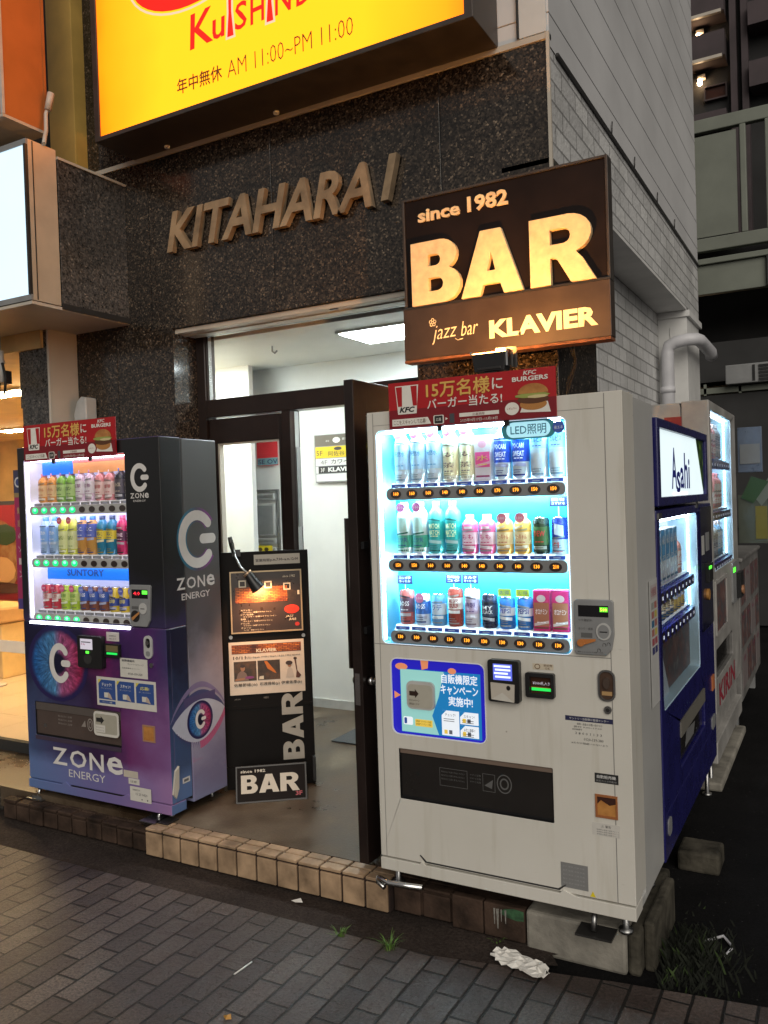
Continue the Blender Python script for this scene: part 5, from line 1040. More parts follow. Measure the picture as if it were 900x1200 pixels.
b.text('jazz', .145, .058, lc, w=.13, h=.085, c=.0225, bold=-.008, shear=.35, rot=.04); b.text('bar', .292, .082, lc, w=.085, h=.065, c=.0225, bold=-.008, shear=.3, rot=.03); b.tube([(.262, .075, .0225), (.275, .066, .0225), (.30, .07, .0225)], .002, lc, 6)
for k in range(5): b.slab(ell(.150+.011*math.cos(k*1.257+.3), .162+.012*math.sin(k*1.257+.3), .008, .008, 12), .022, .0227, lc, [ell(.150+.011*math.cos(k*1.257+.3), .162+.012*math.sin(k*1.257+.3), .005, .005, 12)])
split_build(b, 'lettering', pl, gap=.022)
b = MB(FB); b.box(.30, .33, .30, .33, -.25, -.055, 'dark metal'); b.box(.70, .73, .30, .33, -.25, -.055, 'dark metal'); b.box(.70, .73, .62, .65, -.25, -.055, 'dark metal'); b.box(.30, .33, .62, .65, -.25, -.055, 'dark metal'); b.build('bracket', t)
# flood lamp that lights it
t = thing('floodlight', 'small black floodlight glowing orange under the square sign', 'lamp', (-1.2, 3.05, 2.05))
b = MB(front(-1.205, 3.06)); b.slab([(-.062, 2.185), (.062, 2.185), (.072, 2.255), (-.072, 2.255)], -.06, .0, 'black plastic'); b.slab(rect(-.05, 2.19, .05, 2.20), 0, .004, 'dark metal'); b.build('housing', t, bevel=.004)
b = MB(front(-1.205, 3.06)); b.box(-.066, .066, 2.2555, 2.259, -.056, -.004, 'lamp warm'); b.build('lens', t)
b = MB(front(-1.205, 3.06)); b.slab(rect(-.076, 2.254, .076, 2.263), -.064, .004, 'chrome', [rect(-.0665, 2.2545, .0665, 2.2625)]) if 0 else b.box(-.078, -.070, 2.254, 2.266, -.06, 0, 'chrome'); b.box(.070, .078, 2.20, 2.266, -.06, 0, 'chrome'); b.box(.003, .090, 2.20, 2.282, -.078, -.074, 'dark metal'); b.build('rim', t)  # rear dark plate added to keep orange light off the far machine
b = MB(); b.box(-1.23, -1.18, 3.07, 3.11, 2.046, 2.19, 'dark metal'); b.build('bracket', t)
ld = bpy.data.lights.new('flood_beam', 'SPOT'); ld.energy = 46; ld.color = (1, .42, .10); ld.spot_size = R(172); ld.spot_blend = .12; ld.shadow_soft_size = .014
lo_ = bpy.data.objects.new('flood_beam', ld); COL.objects.link(lo_); lo_.location = Vector((-1.205, 3.09, 2.275))-parent_loc(t); lo_.rotation_euler = Vector((-.05, .50, .72)).to_track_quat('-Z', 'Y').to_euler(); lo_.parent = t
# cables beside the sign
b = MB()
b.tube([(-1.10, 3.79, 2.50), (-1.08, 3.79, 2.40), (-1.07, 3.80, 2.30), (-1.12, 3.82, 2.20), (-1.13, 3.85, 2.05)], .006, 'black rubber', 8); b.tube([(-1.14, 3.86, 2.52), (-1.12, 3.87, 2.40), (-1.09, 3.88, 2.30), (-1.13, 3.88, 2.18), (-1.14, 3.87, 2.05)], .005, 'black rubber', 8)
tag(b.build('cable'), 'black cables hanging down the wall corner beside the square sign', 'cable')
b = MB(); b.tube([(-1.87, 3.78, 2.36), (-1.865, 3.78, 2.25), (-1.872, 3.785, 2.12)], .004, 'black rubber', 6); tag(b.build('cable'), 'thin black cable hanging from the left lower corner of the square sign', 'cable')
# sign boxes on the left
t = thing('light_box_sign', 'white lit sign box in a beige case hanging over the left shop', 'sign', (-5, 3.2, 2.87))
glow('blue white panel', (.66, .86, 1), .98, .05, 3)
b = MB(); b.box(-8, -3.872, 3.10, 3.285, 2.855, 3.735, mat('brass case', (.56, .47, .36), .38, .2, var=.12, vs=4)); b.box(-8, -3.874, 3.088, 3.10, 2.855, 2.885, 'grey plastic'); b.box(-8, -3.874, 3.088, 3.10, 3.705, 3.735, 'grey plastic'); b.box(-3.890, -3.874, 3.082, 3.10, 2.885, 3.705, 'dark metal'); b.box(-3.8715, -3.8695, 3.125, 3.131, 2.86, 3.73, 'dark metal'); b.build('case', t)
b = MB(); b.quad([(-8, 3.094, 2.885), (-3.89, 3.094, 2.885), (-3.89, 3.094, 3.705), (-8, 3.094, 3.705)], 'blue white panel'); b.build('face', t)
b = MB(); b.tube([(-3.862, 3.20, 3.738), (-3.90, 3.24, 3.80), (-3.96, 3.30, 3.87), (-3.98, 3.32, 3.98), (-3.96, 3.335, 4.05)], .012, 'beige panel', 8); b.tube([(-3.97, 3.325, 4.0), (-3.955, 3.34, 4.10)], .02, 'beige panel', 8); tag(b.build('cable'), 'pale cable and plug hanging between the orange lit panel and the white sign box', 'cable')
t = thing('sign_panel', 'side of a sign box at the top left corner with orange sign light in its colour', 'sign', (-4.2, 3.2, 3.9))
b = MB(); b.box(-4.6, -4.0, 3.05, 3.335, 3.885, 5.6, 'orange lit panel'); b.build('panel', t, bevel=.003)
b = MB(); b.box(-4.6, -3.995, 3.045, 3.34, 3.868, 3.884, 'beige metal'); b.box(-4.01, -3.994, 3.325, 3.342, 3.885, 5.6, 'orange lit panel'); b.box(-4.01, -3.994, 3.043, 3.06, 3.885, 5.6, 'light grey plastic'); b.build('trim', t)
# wall light and spotlight cluster
t = thing('wall_light', 'small pale wedge shaped wall light above the purple machine', 'lamp', (-4.24, 3.78, 2.28))
b = MB(front(-4.235, 3.795)); b.slab([(-.055, 2.26), (.055, 2.26), (.055, 2.40), (.01, 2.41), (-.03, 2.38), (-.06, 2.30)], .0, .09, 'light grey plastic'); b.build('shade', t, bevel=.008)
b = MB(front(-4.235, 3.795)); b.box(-.03, .04, 2.22, 2.262, .01, .05, 'dark metal'); b.build('bracket', t)
for k, (x, z, l) in enumerate(((-4.62, 2.60, 'black spotlight nearest the granite column under the left soffit'), (-4.80, 2.66, 'second black spotlight farther from the column under the left soffit'))):
    t = thing('spotlight', l, 'lamp', (x, 3.4, z), 'spotlights under the soffit')
    b = MB(); b.tube([(x, 3.40, z), (x-.07, 3.36, z-.12)], [.045, .06], 'dark metal', 14); b.build('head', t)
    b = MB(); b.tube([(x, 3.42, 2.83), (x, 3.42, z+.10), (x+.04, 3.42, z+.02)], .016, 'light grey plastic', 8); b.tube([(x+.03, 3.42, z+.1), (x+.05, 3.40, z-.10)], .014, 'light grey plastic', 8); b.build('arm', t)
b = MB(); b.tube([(-4.56, 3.4, 2.62), (-4.53, 3.4, 2.52), (-4.55, 3.4, 2.42), (-4.60, 3.4, 2.44), (-4.59, 3.4, 2.54)], .008, 'black rubber', 8); b.box(-4.68, -4.58, 3.40, 3.48, 2.50, 2.58, 'black plastic'); tag(b.build('cable'), 'black looped cable hanging under the spotlights by the granite column', 'cable')
# ================================================================== MENU BOARD AND SMALL SIGNS
AZ = R(38)
FM = turned((-2.985, 3.52, .136), AZ, R(2.5)); FM.u *= .905; FM.v *= .935
t = thing('menu_board', 'tall black easel board with lit posters and upright pale lettering', 'sign board', (-2.8, 3.7, .136))
blk = mat('black board', (.006, .0048, .0045), .6, var=.3, vs=5, spec=.15)
b = MB(FM); b.box(0, .535, .0, 1.385, -.03, 0, blk); b.build('panel', t, bevel=.003)
b = MB(FM); b.slab(rect(.0, .0, .535, .13), .0, .012, blk); b.slab(rect(.0, .46, .535, .48), .0, .003, blk); b.box(.515, .535, .02, .16, .0, .04, 'black plastic'); b.build('base', t, bevel=.003)
frm = mat('brass frame', (.45, .33, .20), .35, .5); inkc = ink((.72, .62, .46)); photo = photo_print('dark photo print', (.02, .012, .008), (.06, .035, .02), (.16, .07, .03), sc=12)
b = MB(FM); b.slab(rect(.055, .905, .490, 1.270), .0, .012, frm, [rect(.063, .913, .482, 1.262)]); b.r(.06, .91, .485, 1.266, .004, ink((.03, .017, .012), .3)); po = b.build('poster', t)
b = MB(FM); b.r(.085, 1.085, .40, 1.175, .006, MATS['brick photo print']); b.flat([(.40, 1.10), (.455, 1.095), (.455, 1.14), (.40, 1.165)], .006, photo)
for x, z in ((.13, 1.195), (.285, 1.185), (.40, 1.17)): b.slab(rect(x-.022, z-.02, x+.022, z+.022), .006, .0066, inkc, [rect(x-.015, z-.013, x+.015, z+.015)])
b.text('since 1982', .375, 1.225, inkc, w=.075, h=.014, c=.006, shear=.2, res=1)
for k in range(5):
    b.text(('カウンター', 'ピアノ生演奏', 'BAR', 'ドリンク', 'チャージ')[k], .115, 1.035-.026*k, inkc, w=(.07, .075, .03, .05, .06)[k], h=.010, c=.006, res=1); b.text('ウイスキー 各種カクテル ワイン', .13, 1.023-.026*k, inkc, w=(.17, .20, .175, .16, .12)[k], h=.0085, c=.006, res=1)
b.disc(.425, 1.035, .046, .026, .006, ink((.60, .03, .012))); b.text('LIVE', .425, 1.027, ink((.35, .02, .01)), w=.05, h=.016, c=.0066, al='c', res=1)
b.text('JAZZ', .385, .985, inkc, w=.05, h=.014, c=.006, shear=.4, res=1); b.text('BAR', .405, .968, inkc, w=.045, h=.014, c=.006, shear=.4, res=1); b.disc(.455, .945, .014, .012, .006, ink((.45, .03, .02)), 14); b.r(.462, 1.12, .475, 1.145, .006, inkc)
b.build('print', po)
b = MB(FM); b.r(.205, 1.305, .485, 1.365, .002, ink((.40, .36, .30))); b.text('営業時間', .215, 1.322, ink((.04, .03, .03)), w=.085, h=.018, c=.003, bold=.02, res=1); b.text('p.m.7:00~a.m.12:00', .305, 1.320, ink((.04, .03, .03)), w=.17, h=.022, c=.003, bold=.03, res=1); b.build('opening_hours', t)
b = MB(FM); b.r(.035, .545, .490, .855, .003, ink((.72, .60, .48))); ep = b.build('poster', t)
b = MB(FM); b.r(.052, .785, .472, .838, .004, MATS['brick photo print']); b.text('KLAVIER', .262, .790, inkc, w=.125, h=.020, c=.005, al='c', bold=.04, res=1)
b.text('10/11', .06, .752, ink((.06, .03, .02)), w=.075, h=.020, c=.004, bold=.02, res=1); b.text('(土) Open 19:00 / Start 19:30 / MC ¥3000', .14, .755, ink((.06, .03, .02)), w=.325, h=.014, c=.004, bold=.01, res=1)
for x in (.062, .205): b.r(x, .625, x+.135, .740, .004, photo)
sk, dk2 = ink((.36, .17, .09)), ink((.05, .025, .018))
b.flat([(.072, .627), (.15, .627), (.135, .67), (.11, .69), (.085, .67)], .0045, ink((.22, .14, .11))); b.flat(ell(.115, .70, .014, .018, 12), .005, sk); b.flat(ell(.115, .713, .015, .009, 10), .0055, dk2); b.flat([(.066, .627), (.12, .632), (.13, .645), (.07, .64)], .005, sk); b.flat(ell(.155, .645, .028, .008, 12), .005, ink((.25, .05, .18)))
b.flat([(.245, .735), (.262, .735), (.31, .675), (.318, .66), (.305, .665), (.265, .69)], .0045, ink((.60, .16, .02))); b.flat([(.21, .63), (.24, .63), (.24, .65), (.215, .648)], .0045, inkc)
b.flat([(.375, .63), (.425, .63), (.415, .68), (.40, .695), (.385, .68)], .004, ink((.55, .46, .38))); b.flat(ell(.398, .705, .012, .014, 12), .0045, sk); b.flat(ell(.396, .717, .022, .013, 10), .005, dk2)
b.flat([(.428, .74), (.438, .74), (.445, .67), (.468, .64), (.455, .625), (.435, .628), (.44, .665)], .0046, ink((.10, .03, .015))); b.flat(ell(.434, .742, .011, .008, 10), .005, dk2)
for q, x, w in (('佐藤節雄(ds)', .06, .14), ('石渡雅裕(p)', .215, .12), ('伊東佑季(b)', .345, .125)): b.text(q, x, .59, ink((.05, .03, .02)), w=w, h=.022, c=.004, bold=.02, res=1)
b.text('JAZZ LIVE', .06, .515, ink((.3, .26, .22)), w=.035, h=.008, c=.002, res=1); b.text('お問合せ', .235, .515, ink((.3, .26, .22)), w=.03, h=.012, c=.002, res=1)
b.build('print', ep)
b = MB(FM); bar_word(b, .470, .148, .395, .128, ink((.40, .37, .32)), .0005, .004, rot=True); b.build('lettering', t)
for x, z in ((.05, .885), (.49, .875)):
    b = MB(FM); b.slab(ell(x, z, .011, .011, 12), 0, .008, 'steel'); b.build('screw', t)
# lamp clipped to it
t = thing('clip_lamp', 'black gooseneck clip lamp bent over the poster of the menu board', 'lamp', tuple(FM(.09, 1.39, .02)))
b = MB(FM); b.box(.075, .125, 1.36, 1.40, -.05, .02, 'black plastic'); b.tube([(.085, 1.38, .01), (.075, 1.43, .02), (.065, 1.475, .03)], [.012, .016, .014], 'black plastic', 10); b.build('clip', t)
b = MB(FM); b.tube([(.075, 1.44, .03), (.095, 1.36, .07), (.125, 1.30, .11), (.165, 1.262, .13)], .007, 'steel', 8); b.build('gooseneck', t)
lmp = [(.165, 1.262, .13), (.19, 1.222, .133), (.225, 1.172, .125)]
b = MB(FM); b.tube(lmp, [.026, .030, .045], 'black plastic', 18, caps=False); b.build('shade', t)
b = MB(FM); b.tube([(.160, 1.268, .13), (.168, 1.258, .13)], .029, 'copper rim' if 'copper rim' in MATS else mat('copper rim', (.6, .42, .28), .3, .8), 18); b.build('rim', t)
b = MB(FM); b.tube([(.205, 1.20, .13), (.217, 1.183, .127)], [.015, .020], 'lamp warm', 12); b.build('bulb', t)
ld = bpy.data.lights.new('clip_lamp_beam', 'SPOT'); ld.energy = 11; ld.color = (1, .52, .24); ld.spot_size = R(165); ld.spot_blend = .8; ld.shadow_soft_size = .025
lo_ = bpy.data.objects.new('clip_lamp_beam', ld); COL.objects.link(lo_); p = FM(.228, 1.168, .125); lo_.location = p-parent_loc(t); d = FM(.27, .92, .0)-p; lo_.rotation_euler = d.to_track_quat('-Z', 'Y').to_euler(); lo_.parent = t
# small sign on the floor
FQ = turned((-2.80, 3.372, .137), R(36), R(17))
t = thing('floor_sign', 'small framed dark sign leaning on the floor in front of the menu board', 'sign', (-2.65, 3.48, .137))
b = MB(FQ); b.slab(rect(0, 0, .360, .178), -.012, 0, mat('dark print', (.012, .008, .007), .6, spec=.12)); b.build('panel', t)
b = MB(FQ); b.slab(rect(-.006, -.004, .366, .184), -.014, .004, 'dark metal', [rect(.004, .006, .356, .174)]); b.build('frame', t, bevel=.002)
b = MB(FQ); bar_word(b, .022, .045, .305, .092, ink((.62, .54, .44)), .0002, .0012); b.text('since 1982', .02, .148, ink((.62, .54, .44)), w=.13, h=.016, c=.001, bold=.03, res=1); b.text('3F', .305, .020, ink((.42, .04, .06)), w=.035, h=.022, c=.001, bold=.03); b.build('lettering', t)
b = MB(FQ); b.flat([(.16, .0, ), (.2, .0), (.18, .16)], -.0125, 'dark metal'); b.build('stand', t)
# ================================================================== LOBBY THINGS
t = thing('ceiling_light', 'square lit ceiling panel inside the white lobby', 'light', (-2.4, 4.55, 2.73))
b = MB(); b.box(-2.72, -2.05, 4.36, 4.78, 2.722, 2.7345, 'lobby paint'); b.build('frame', t)
b = MB(); b.box(-2.70, -2.07, 4.38, 4.76, 2.717, 2.7215, 'ceiling panel'); b.build('diffuser', t)
t = thing('ceiling_light', 'added lobby ceiling panel, unseen behind the left granite wall, to brighten the lobby', 'light', (-4.2, 4.5, 2.73))  # unseen panel added to brighten the lobby pier
b = MB(); b.box(-4.62, -3.98, 4.33, 4.72, 2.722, 2.7345, 'lobby paint'); b.build('frame', t)
b = MB(); b.box(-4.60, -4.0, 4.35, 4.70, 2.717, 2.7215, 'ceiling panel'); b.build('diffuser', t)
t = thing('hook', 'small grey ceiling hook in the lobby behind the transom', 'hook', (-3.4, 4.4, 2.73))
b = MB(); b.tube([(-3.30, 4.5, 2.735), (-3.30, 4.5, 2.70), (-3.28, 4.5, 2.685), (-3.26, 4.5, 2.70)], .006, 'grey plastic', 8); b.build('hook_wire', t)
FD = front(-3.475, 5.25)
t = thing('tenant_directory', 'stacked floor directory with a yellow strip on the white lobby wall', 'sign', (-3.2, 5.24, 1.83))
b = MB(FD); b.slab(rect(0, 1.835, .56, 2.19), 0, .02, 'grey plastic'); b.build('frame', t)
b = MB(FD); c = .024
b.r(.006, 2.105, .555, 2.185, .0205, ink((.13, .115, .09))); b.r(.006, 2.016, .555, 2.100, .0205, ink((.75, .55, .02))); b.r(.006, 1.958, .555, 2.012, .0205, ink((.7, .7, .69))); b.r(.03, 1.902, .555, 1.954, .0205, ink((.03, .03, .03))); b.r(.006, 1.902, .028, 1.954, .0205, ink((.7, .7, .69))); b.r(.006, 1.842, .555, 1.897, .0205, ink((.7, .7, .69)))
dk3 = ink((.05, .045, .04)); wt = ink((.72, .72, .7))
b.disc(.195, 2.145, .034, .022, .022, wt, 10); b.text('本日', .10, 2.135, wt, w=.03, h=.014, c=.022, res=1); b.text('営業しています', .245, 2.143, wt, w=.16, h=.016, c=.022, res=1)
b.text('5F', .015, 2.035, dk3, w=.055, h=.036, c=.022); b.text('阿佐谷 南口', .12, 2.028, dk3, w=.25, h=.036, c=.022, res=1); b.disc(.205, 2.082, .035, .013, .022, dk3, 12); b.disc(.35, 2.082, .04, .013, .022, dk3, 12)
b.text('4F', .05, 1.968, dk3, w=.06, h=.032, c=.022, bold=-.012); b.text('カワイ 音楽', .145, 1.968, dk3, w=.28, h=.036, c=.022, bold=.02, res=1)
b.text('KLAVIER', .115, 1.912, wt, w=.235, h=.033, c=.022, bold=.045); b.text('3F', .05, 1.912, wt, w=.035, h=.03, c=.022, res=1); b.build('print', t)
t = thing('mailbox', 'grey metal mailboxes with a yellow notice deep in the lobby', 'mailbox', (-3.95, 5.2, 1.3))
for z, h in ((1.72, .06), (1.44, .26), (1.38, .05), (1.08, .28)):
    b = MB(front(-4.145, 5.245)); b.slab(rect(.03, z, .285, z+h-.01), 0, .03, 'light grey plastic'); b.r(.045, z+.01, .27, z+h-.025, .0305, 'grey plastic' if h > .2 else 'steel'); b.build('door', t, bevel=.004)
b = MB(front(-4.145, 5.245)); b.slab(rect(0, 1.05, .315, 1.80), -.004, .012, 'steel', [rect(.025, 1.06, .29, 1.785)]); b.build('frame', t)
b = MB(front(-4.10, 5.21)); b.slab(rect(0, 1.18, .215, 1.365), 0, .003, ink((.78, .62, .02)))
for k in range(6): b.disc(.04+.06*(k % 3), 1.335-.045*(k//3), .022, .015, .0035, ink((.12, .09, .02)), 10)
b.text('チラシお断り', .02, 1.22, ink((.12, .09, .02)), w=.17, h=.035, c=.0035, res=1); b.build('notice', t)
t = thing('wall_notice', 'red notice with a blue strip seen through the fixed glass leaf', 'notice', (-3.9, 5.24, 1.98))
b = MB(front(-4.02, 5.235)); b.slab(rect(0, 1.985, .20, 2.20), 0, .003, ink((.50, .02, .03))); b.r(.004, 1.99, .20, 2.045, .0035, ink((.16, .34, .38))); b.text('SE OV', .012, 1.998, ink((.03, .03, .12)), w=.185, h=.036, c=.004, bold=.01); b.build('print', t)
b = MB(); b.box(-2.94, -1.9, 4.50, 4.80, .1365, .146, 'mat grey'); tag(b.build('door_mat', None, bevel=.003), 'dark grey doormat on the lobby floor beside the open door', 'mat')
# ================================================================== SHOP THINGS
t = thing('banner', 'narrow pink vertical banner at the left edge of the purple machine', 'banner', (-4.08, 3.1, 1.1))
pkm = ink((.36, .03, .11)); b = MB(front(-4.128, 3.12)); b.slab(rect(0, 1.14, .085, 1.93), -.05, 0, pkm); b.r(.0, 1.14, .085, 1.20, .001, ink((.08, .05, .2))); b.r(0, 1.80, .085, 1.93, .001, ink((.05, .05, .10))); b.disc(.04, 1.86, .03, .03, .002, ink((.6, .6, .6)), 16); b.disc(.04, 1.86, .02, .02, .0026, ink((.05, .07, .2)), 14); b.r(.0, 1.775, .085, 1.80, .0015, ink((.3, .22, .1)))
b.build('panel', t, bevel=.003)
b = MB(front(-4.128, 3.12))
for k, q in enumerate('魅惑のゾーン'): b.text(q, .042, 1.68-.072*k, ink((.55, .42, .2) if k < 2 else (.62, .5, .5)), w=.038, h=.04, c=.002, al='c', res=1)
b.build('lettering', t)
t = thing('food_poster', 'large food photo poster with red sauce on the shop wall', 'poster', (-7.4, 5.5, .8))
b = MB(front(-7.15, 5.5)); b.slab(rect(-2.3, .80, 0, 1.76), -.05, 0, ink((.16, .006, .008)))
b.flat(ell(-.42, 1.24, .36, .38, 22), .002, MATS['food photo print']); b.flat(ell(-.30, 1.46, .20, .11, 9), .004, ink((.02, .035, .012))); b.flat(ell(-.36, 1.10, .22, .14, 11), .004, ink((.40, .22, .09))); b.flat(ell(-.42, .92, .42, .06, 16), .004, ink((.05, .02, .015))); b.build('print', t)
b = MB(); b.box(-9.5, -7.12, 5.52, 5.58, .2, .80, 'wood'); b.box(-9.5, -7.12, 5.51, 5.57, 1.76, 1.80, 'dark metal'); split_build(b, 'frame', t)
t = thing('bench', 'pale wooden bench inside the shop', 'bench', (-6.9, 4.9, .2))
b = MB(); b.box(-8.5, -6.55, 4.7, 5.2, .70, .84, 'wood'); b.build('seat', t, bevel=.02)
b = MB(); b.box(-8.4, -6.6, 4.8, 5.1, .2, .69, 'shop wall'); b.build('base', t, bevel=.01)
t = thing('barrier_post', 'slim metal post on a round foot in front of the shop bench', 'post', (-6.5, 4.55, .2))
b = MB(front(-6.42, 4.6)); b.lathe(0, 0, [(.0, .2), (.09, .2), (.09, .215), (.015, .225), (.015, .60), (0, .61)], 'beige metal', 14); b.build('post', t)
b = MB(front(-6.42, 4.6)); b.slab(rect(-.5, .50, .5, .60), -.003, .0, 'paper white'); b.build('band', t)
# ================================================================== ALLEY AND STREET THINGS
t = thing('downpipe', 'bent white pipe on the pilaster of the flank wall above the machines', 'pipe', (-1.3, 7.42, 1.2))
b = MB(); b.tube([(-1.30, 7.42, 1.2), (-1.295, 7.42, 2.86), (-1.28, 7.42, 2.92), (-1.22, 7.42, 2.945), (-1.13, 7.42, 2.955), (-1.07, 7.45, 2.957), (-1.05, 7.55, 2.957), (-1.05, 8.20, 2.95), (-1.05, 8.26, 2.91)], .053, 'pvc', 16); b.build('pipe_run', t)
b = MB(); b.tube([(-1.30, 7.42, 2.52), (-1.30, 7.42, 2.57)], .062, 'pvc', 16); b.tube([(-1.30, 7.42, 2.545), (-1.30, 7.6, 2.545)], .014, 'steel', 8); b.build('clamp', t)
t = thing('recycling_cabinet', 'grubby white cabinet covered in faded notices at the alley end', 'cabinet', (-.9, 7.0, .05))
FC = side(-.665, 6.38)
b = MB(FC); b.box(0, 1.45, .16, 1.16, -.35, 0, 'grubby enamel'); b.slab([(0, 1.16), (1.45, 1.16), (1.45, 1.19), (0, 1.19)], -.37, .02, 'grubby enamel'); b.build('body', t, bevel=.01)
b = MB(FC)
for k in range(4):
    for j in range(3): b.slab(rect(.06+.34*k, .24+.30*j, .36+.34*k, .49+.30*j), 0, .002, MATS['leaflet print'] if (k+j) % 3 else ink((.20, .17, .17))); b.text(('分別', 'びん', 'かん')[j], .12+.34*k, .43+.30*j, ink((.30, .06, .12)), w=.16, h=.035, c=.003, res=1)
split_build(b, 'notice', t)
for y in (.08, 1.37):
    b = MB(FC); b.box(y-.03, y+.03, -.03, .16, -.3, -.04, 'grey plastic'); b.build('leg', t)
t = thing('projecting_sign', 'small pale blue projecting plate beside the far white machine', 'sign', (-.6, 6.4, 1.8))
b = MB(); b.box(-.66, -.50, 6.42, 6.45, 1.80, 2.12, mat('pale blue plate', (.09, .12, .18), .3)); b.build('plate', t, bevel=.004)
b = MB(); b.box(-.645, -.515, 6.414, 6.419, 1.86, 2.0, ink((.15, .165, .18))); b.build('print', t)
t = thing('leaflet_pouch', 'clear pouch of green and yellow leaflets hanging beside the far white machine', 'pouch', (-.6, 6.4, 1.3))
b = MB(); b.box(-.66, -.47, 6.38, 6.40, 1.30, 1.64, mat('pouch film', (.07, .08, .065), .2)); b.box(-.55, -.475, 6.374, 6.379, 1.33, 1.56, ink((.13, .11, .01))); b.build('pouch', t)
b = MB(front(-.66, 6.372)); b.slab([(.02, 1.62), (.10, 1.58), (.20, 1.73), (.09, 1.77)], 0, .002, ink((.012, .05, .014))); b.slab([(.11, 1.62), (.15, 1.56), (.26, 1.70), (.20, 1.76)], -.004, -.002, ink((.10, .12, .10))); b.build('leaflet', t)
# blocks that the machines stand on
def block(x0, x1, y0, y1, z1, label, m='concrete block', taper=.0):
    b = MB(); b.slab([(x0-taper, -.03), (x1+taper, -.03), (x1, z1), (x0, z1)], 0, 1, m)
    b.v = [Vector((v.x, y0+(y1-y0)*(v.z if 0 else (v.z)), v.y)) for v in b.v]; o = b.build('concrete_block', None, bevel=.012); return tag(o, label, 'block')
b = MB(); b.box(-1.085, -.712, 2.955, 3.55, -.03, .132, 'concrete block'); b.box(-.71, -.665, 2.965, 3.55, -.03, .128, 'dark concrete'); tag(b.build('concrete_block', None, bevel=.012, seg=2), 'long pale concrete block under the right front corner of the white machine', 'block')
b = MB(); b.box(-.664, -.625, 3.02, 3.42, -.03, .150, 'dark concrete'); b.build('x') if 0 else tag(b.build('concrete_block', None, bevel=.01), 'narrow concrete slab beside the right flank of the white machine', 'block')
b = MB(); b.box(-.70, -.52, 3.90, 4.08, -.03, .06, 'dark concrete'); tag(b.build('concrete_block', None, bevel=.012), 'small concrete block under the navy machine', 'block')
b = MB(); b.box(-1.1, -.64, 5.0, 6.3, -.03, .02, 'concrete block'); tag(b.build('concrete_block', None, bevel=.012), 'low concrete slab under the far white machine', 'block')
b = MB(); gs = mat('green stain', (.025, .075, .032), .8, var=.6, vs=40)
b.quad([(-1.19, 2.9535, .100), (-1.16, 2.9535, .088), (-1.12, 2.9535, .082), (-1.092, 2.9535, .086), (-1.092, 2.9535, .122), (-1.13, 2.9535, .126), (-1.17, 2.9535, .118)], gs)
for x, w, h in ((-1.21, .004, .06), (-1.197, .006, .075), (-1.182, .003, .045), (-1.165, .004, .05)): b.quad([(x-w*.4, 2.9532, .112-h), (x+w*.3, 2.9532, .112-h), (x+w, 2.9532, .115), (x-w, 2.9532, .113)], mat('lime streak', (.20, .19, .17), .9, var=.4, vs=60))
tag(b.build('paint_stain'), 'green paint stain with pale drips on the dark plinth under the white machine', 'stain')
# crumpled paper
t_ = random.Random(4); b = MB()
n = 15; P = []
for i in range(n):
    for j in range(8):
        u = i/(n-1); v = j/7; w = .022+.032*math.sin(3.1*u)+.010*math.sin(9*u)
        P.append((-1.172+.225*u+t_.uniform(-.009, .009), 2.845-.055*u+(v-.5)*w*2+t_.uniform(-.006, .006), .006+abs(t_.gauss(0, .0065))*(1 if (i+j) % 2 else .4)))
b.raw(P, [(i*8+j, i*8+j+1, (i+1)*8+j+1, (i+1)*8+j) for i in range(n-1) for j in range(7)], 'paper white')
o = b.build('crumpled_paper'); tag(o, 'crumpled white paper lying in front of the concrete block', 'paper'); md = o.modifiers.new('thick', 'SOLIDIFY'); md.thickness = .0012
# weeds
def weed(x, y, n, h, label, seed, spread=.05, z=0):
    rnd = random.Random(seed); b = MB()
    for i in range(n):
        a = rnd.uniform(0, 6.28); L = h*rnd.uniform(.5, 1.1); rr_ = rnd.uniform(0, spread*.5); x0, y0 = x+rr_*math.cos(a), y+rr_*math.sin(a); k = rnd.uniform(.4, 1.1); w = .0024*rnd.uniform(.7, 1.5)
        pts = [(x0+math.cos(a)*L*k*t*t, y0+math.sin(a)*L*k*t*t, z+L*(t-.35*t*t)) for t in (0, .35, .7, 1)]
        sx, sy = -math.sin(a)*w, math.cos(a)*w
        for q in range(3):
            f0, f1 = 1-q*.3, 1-(q+1)*.31; p, p2 = pts[q], pts[q+1]
            b.quad([(p[0]-sx*f0, p[1]-sy*f0, p[2]), (p[0]+sx*f0, p[1]+sy*f0, p[2]), (p2[0]+sx*f1, p2[1]+sy*f1, p2[2]), (p2[0]-sx*f1, p2[1]-sy*f1, p2[2])], 'leaf green')
    tag(b.build('weed'), label, 'weed', 'weeds in the gutter')
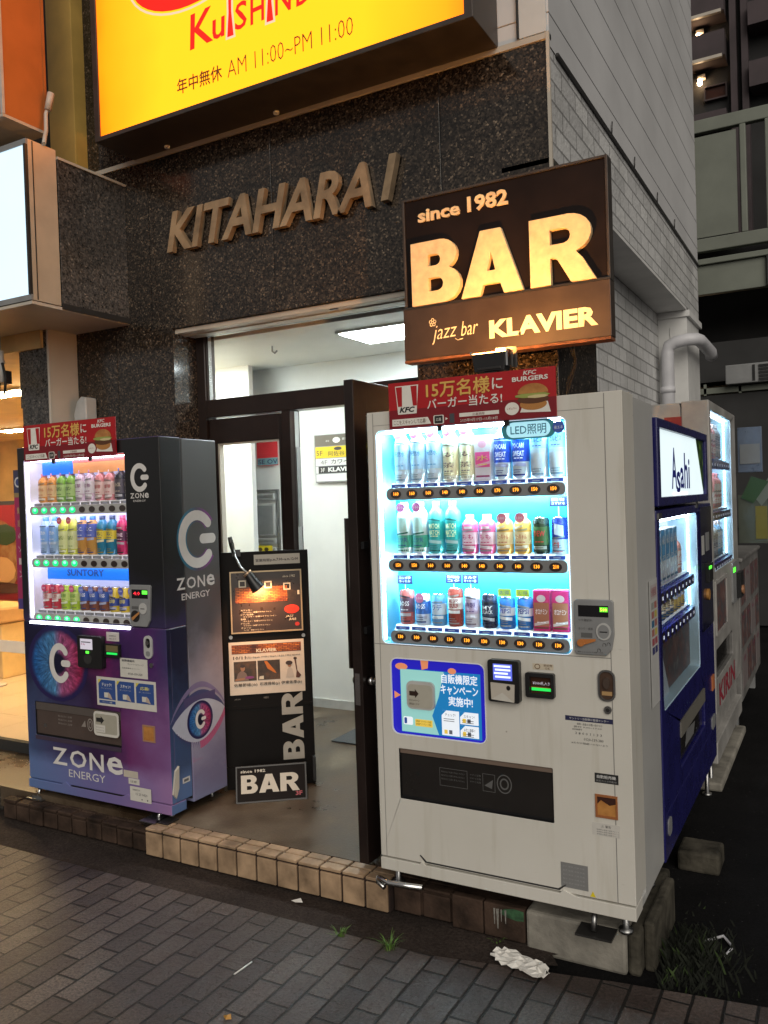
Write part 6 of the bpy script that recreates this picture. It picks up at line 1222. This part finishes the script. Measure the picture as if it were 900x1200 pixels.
weed(-1.54, 2.71, 34, .07, 'bright green grass tuft growing at the paving edge left of the crumpled paper', 1)
weed(-1.76, 2.71, 34, .035, 'low green weed by the paving edge below the tiled step end', 2, .06)
weed(-1.19, 2.935, 10, .03, 'tiny weed at the foot of the plinth under the white machine', 5, .05)
rnd = random.Random(9); b = MB()
for i in range(700):
    x = -.60+abs(rnd.gauss(0, .10)); y = 3.14+rnd.gauss(0, .14); L = rnd.uniform(.03, .10)*max(.3, 1-abs(y-3.14)*2.5); a = rnd.uniform(0, 6.28); w = .004
    d = L*.6; b.quad([(x-w, y, -.03), (x+w, y, -.03), (x+w*.6+math.cos(a)*d*.5, y+math.sin(a)*d*.5, -.03+L*.7), (x+math.cos(a)*d, y+math.sin(a)*d, -.03+L)], 'moss green' if i % 14 else 'dull leaf')
o = b.build('ground_cover'); o['kind'] = 'stuff'; tag(o, 'dark mossy weeds at the foot of the concrete block by the alley', 'weeds')
b = MB(); b.raw([(-1.835, 2.10, .006), (-1.815, 2.115, .010), (-1.80, 2.10, .004), (-1.812, 2.085, .008), (-1.818, 2.10, .014)], [(0, 1, 4), (1, 2, 4), (2, 3, 4), (3, 0, 4)], mat('dry leaf', (.42, .20, .03), .6)); tag(b.build('fallen_leaf'), 'small dry yellow leaf on the paving at the bottom of the picture', 'leaf')
b = MB(); b.tube([(-1.96, 2.31, .004), (-1.95, 2.40, .006)], .003, 'paper white', 6); tag(b.build('stick'), 'thin pale stick lying on the paving bricks', 'stick')
b = MB(); b.raw([(-2.10, 2.86, .0), (-2.06, 2.875, .012), (-2.04, 2.86, .004), (-2.07, 2.85, .002)], [(0, 1, 2, 3)], 'paper white'); tag(b.build('paper_scrap'), 'tiny white paper scrap in the gutter below the tiled step', 'paper')
b = MB(); b.tube([(-.50, 3.30, -.02), (-.44, 3.36, -.015), (-.40, 3.30, -.02), (-.42, 3.22, -.022)], .006, 'pvc', 8); tag(b.build('wire_scrap'), 'bent pale wire scrap on the dark alley asphalt', 'wire')
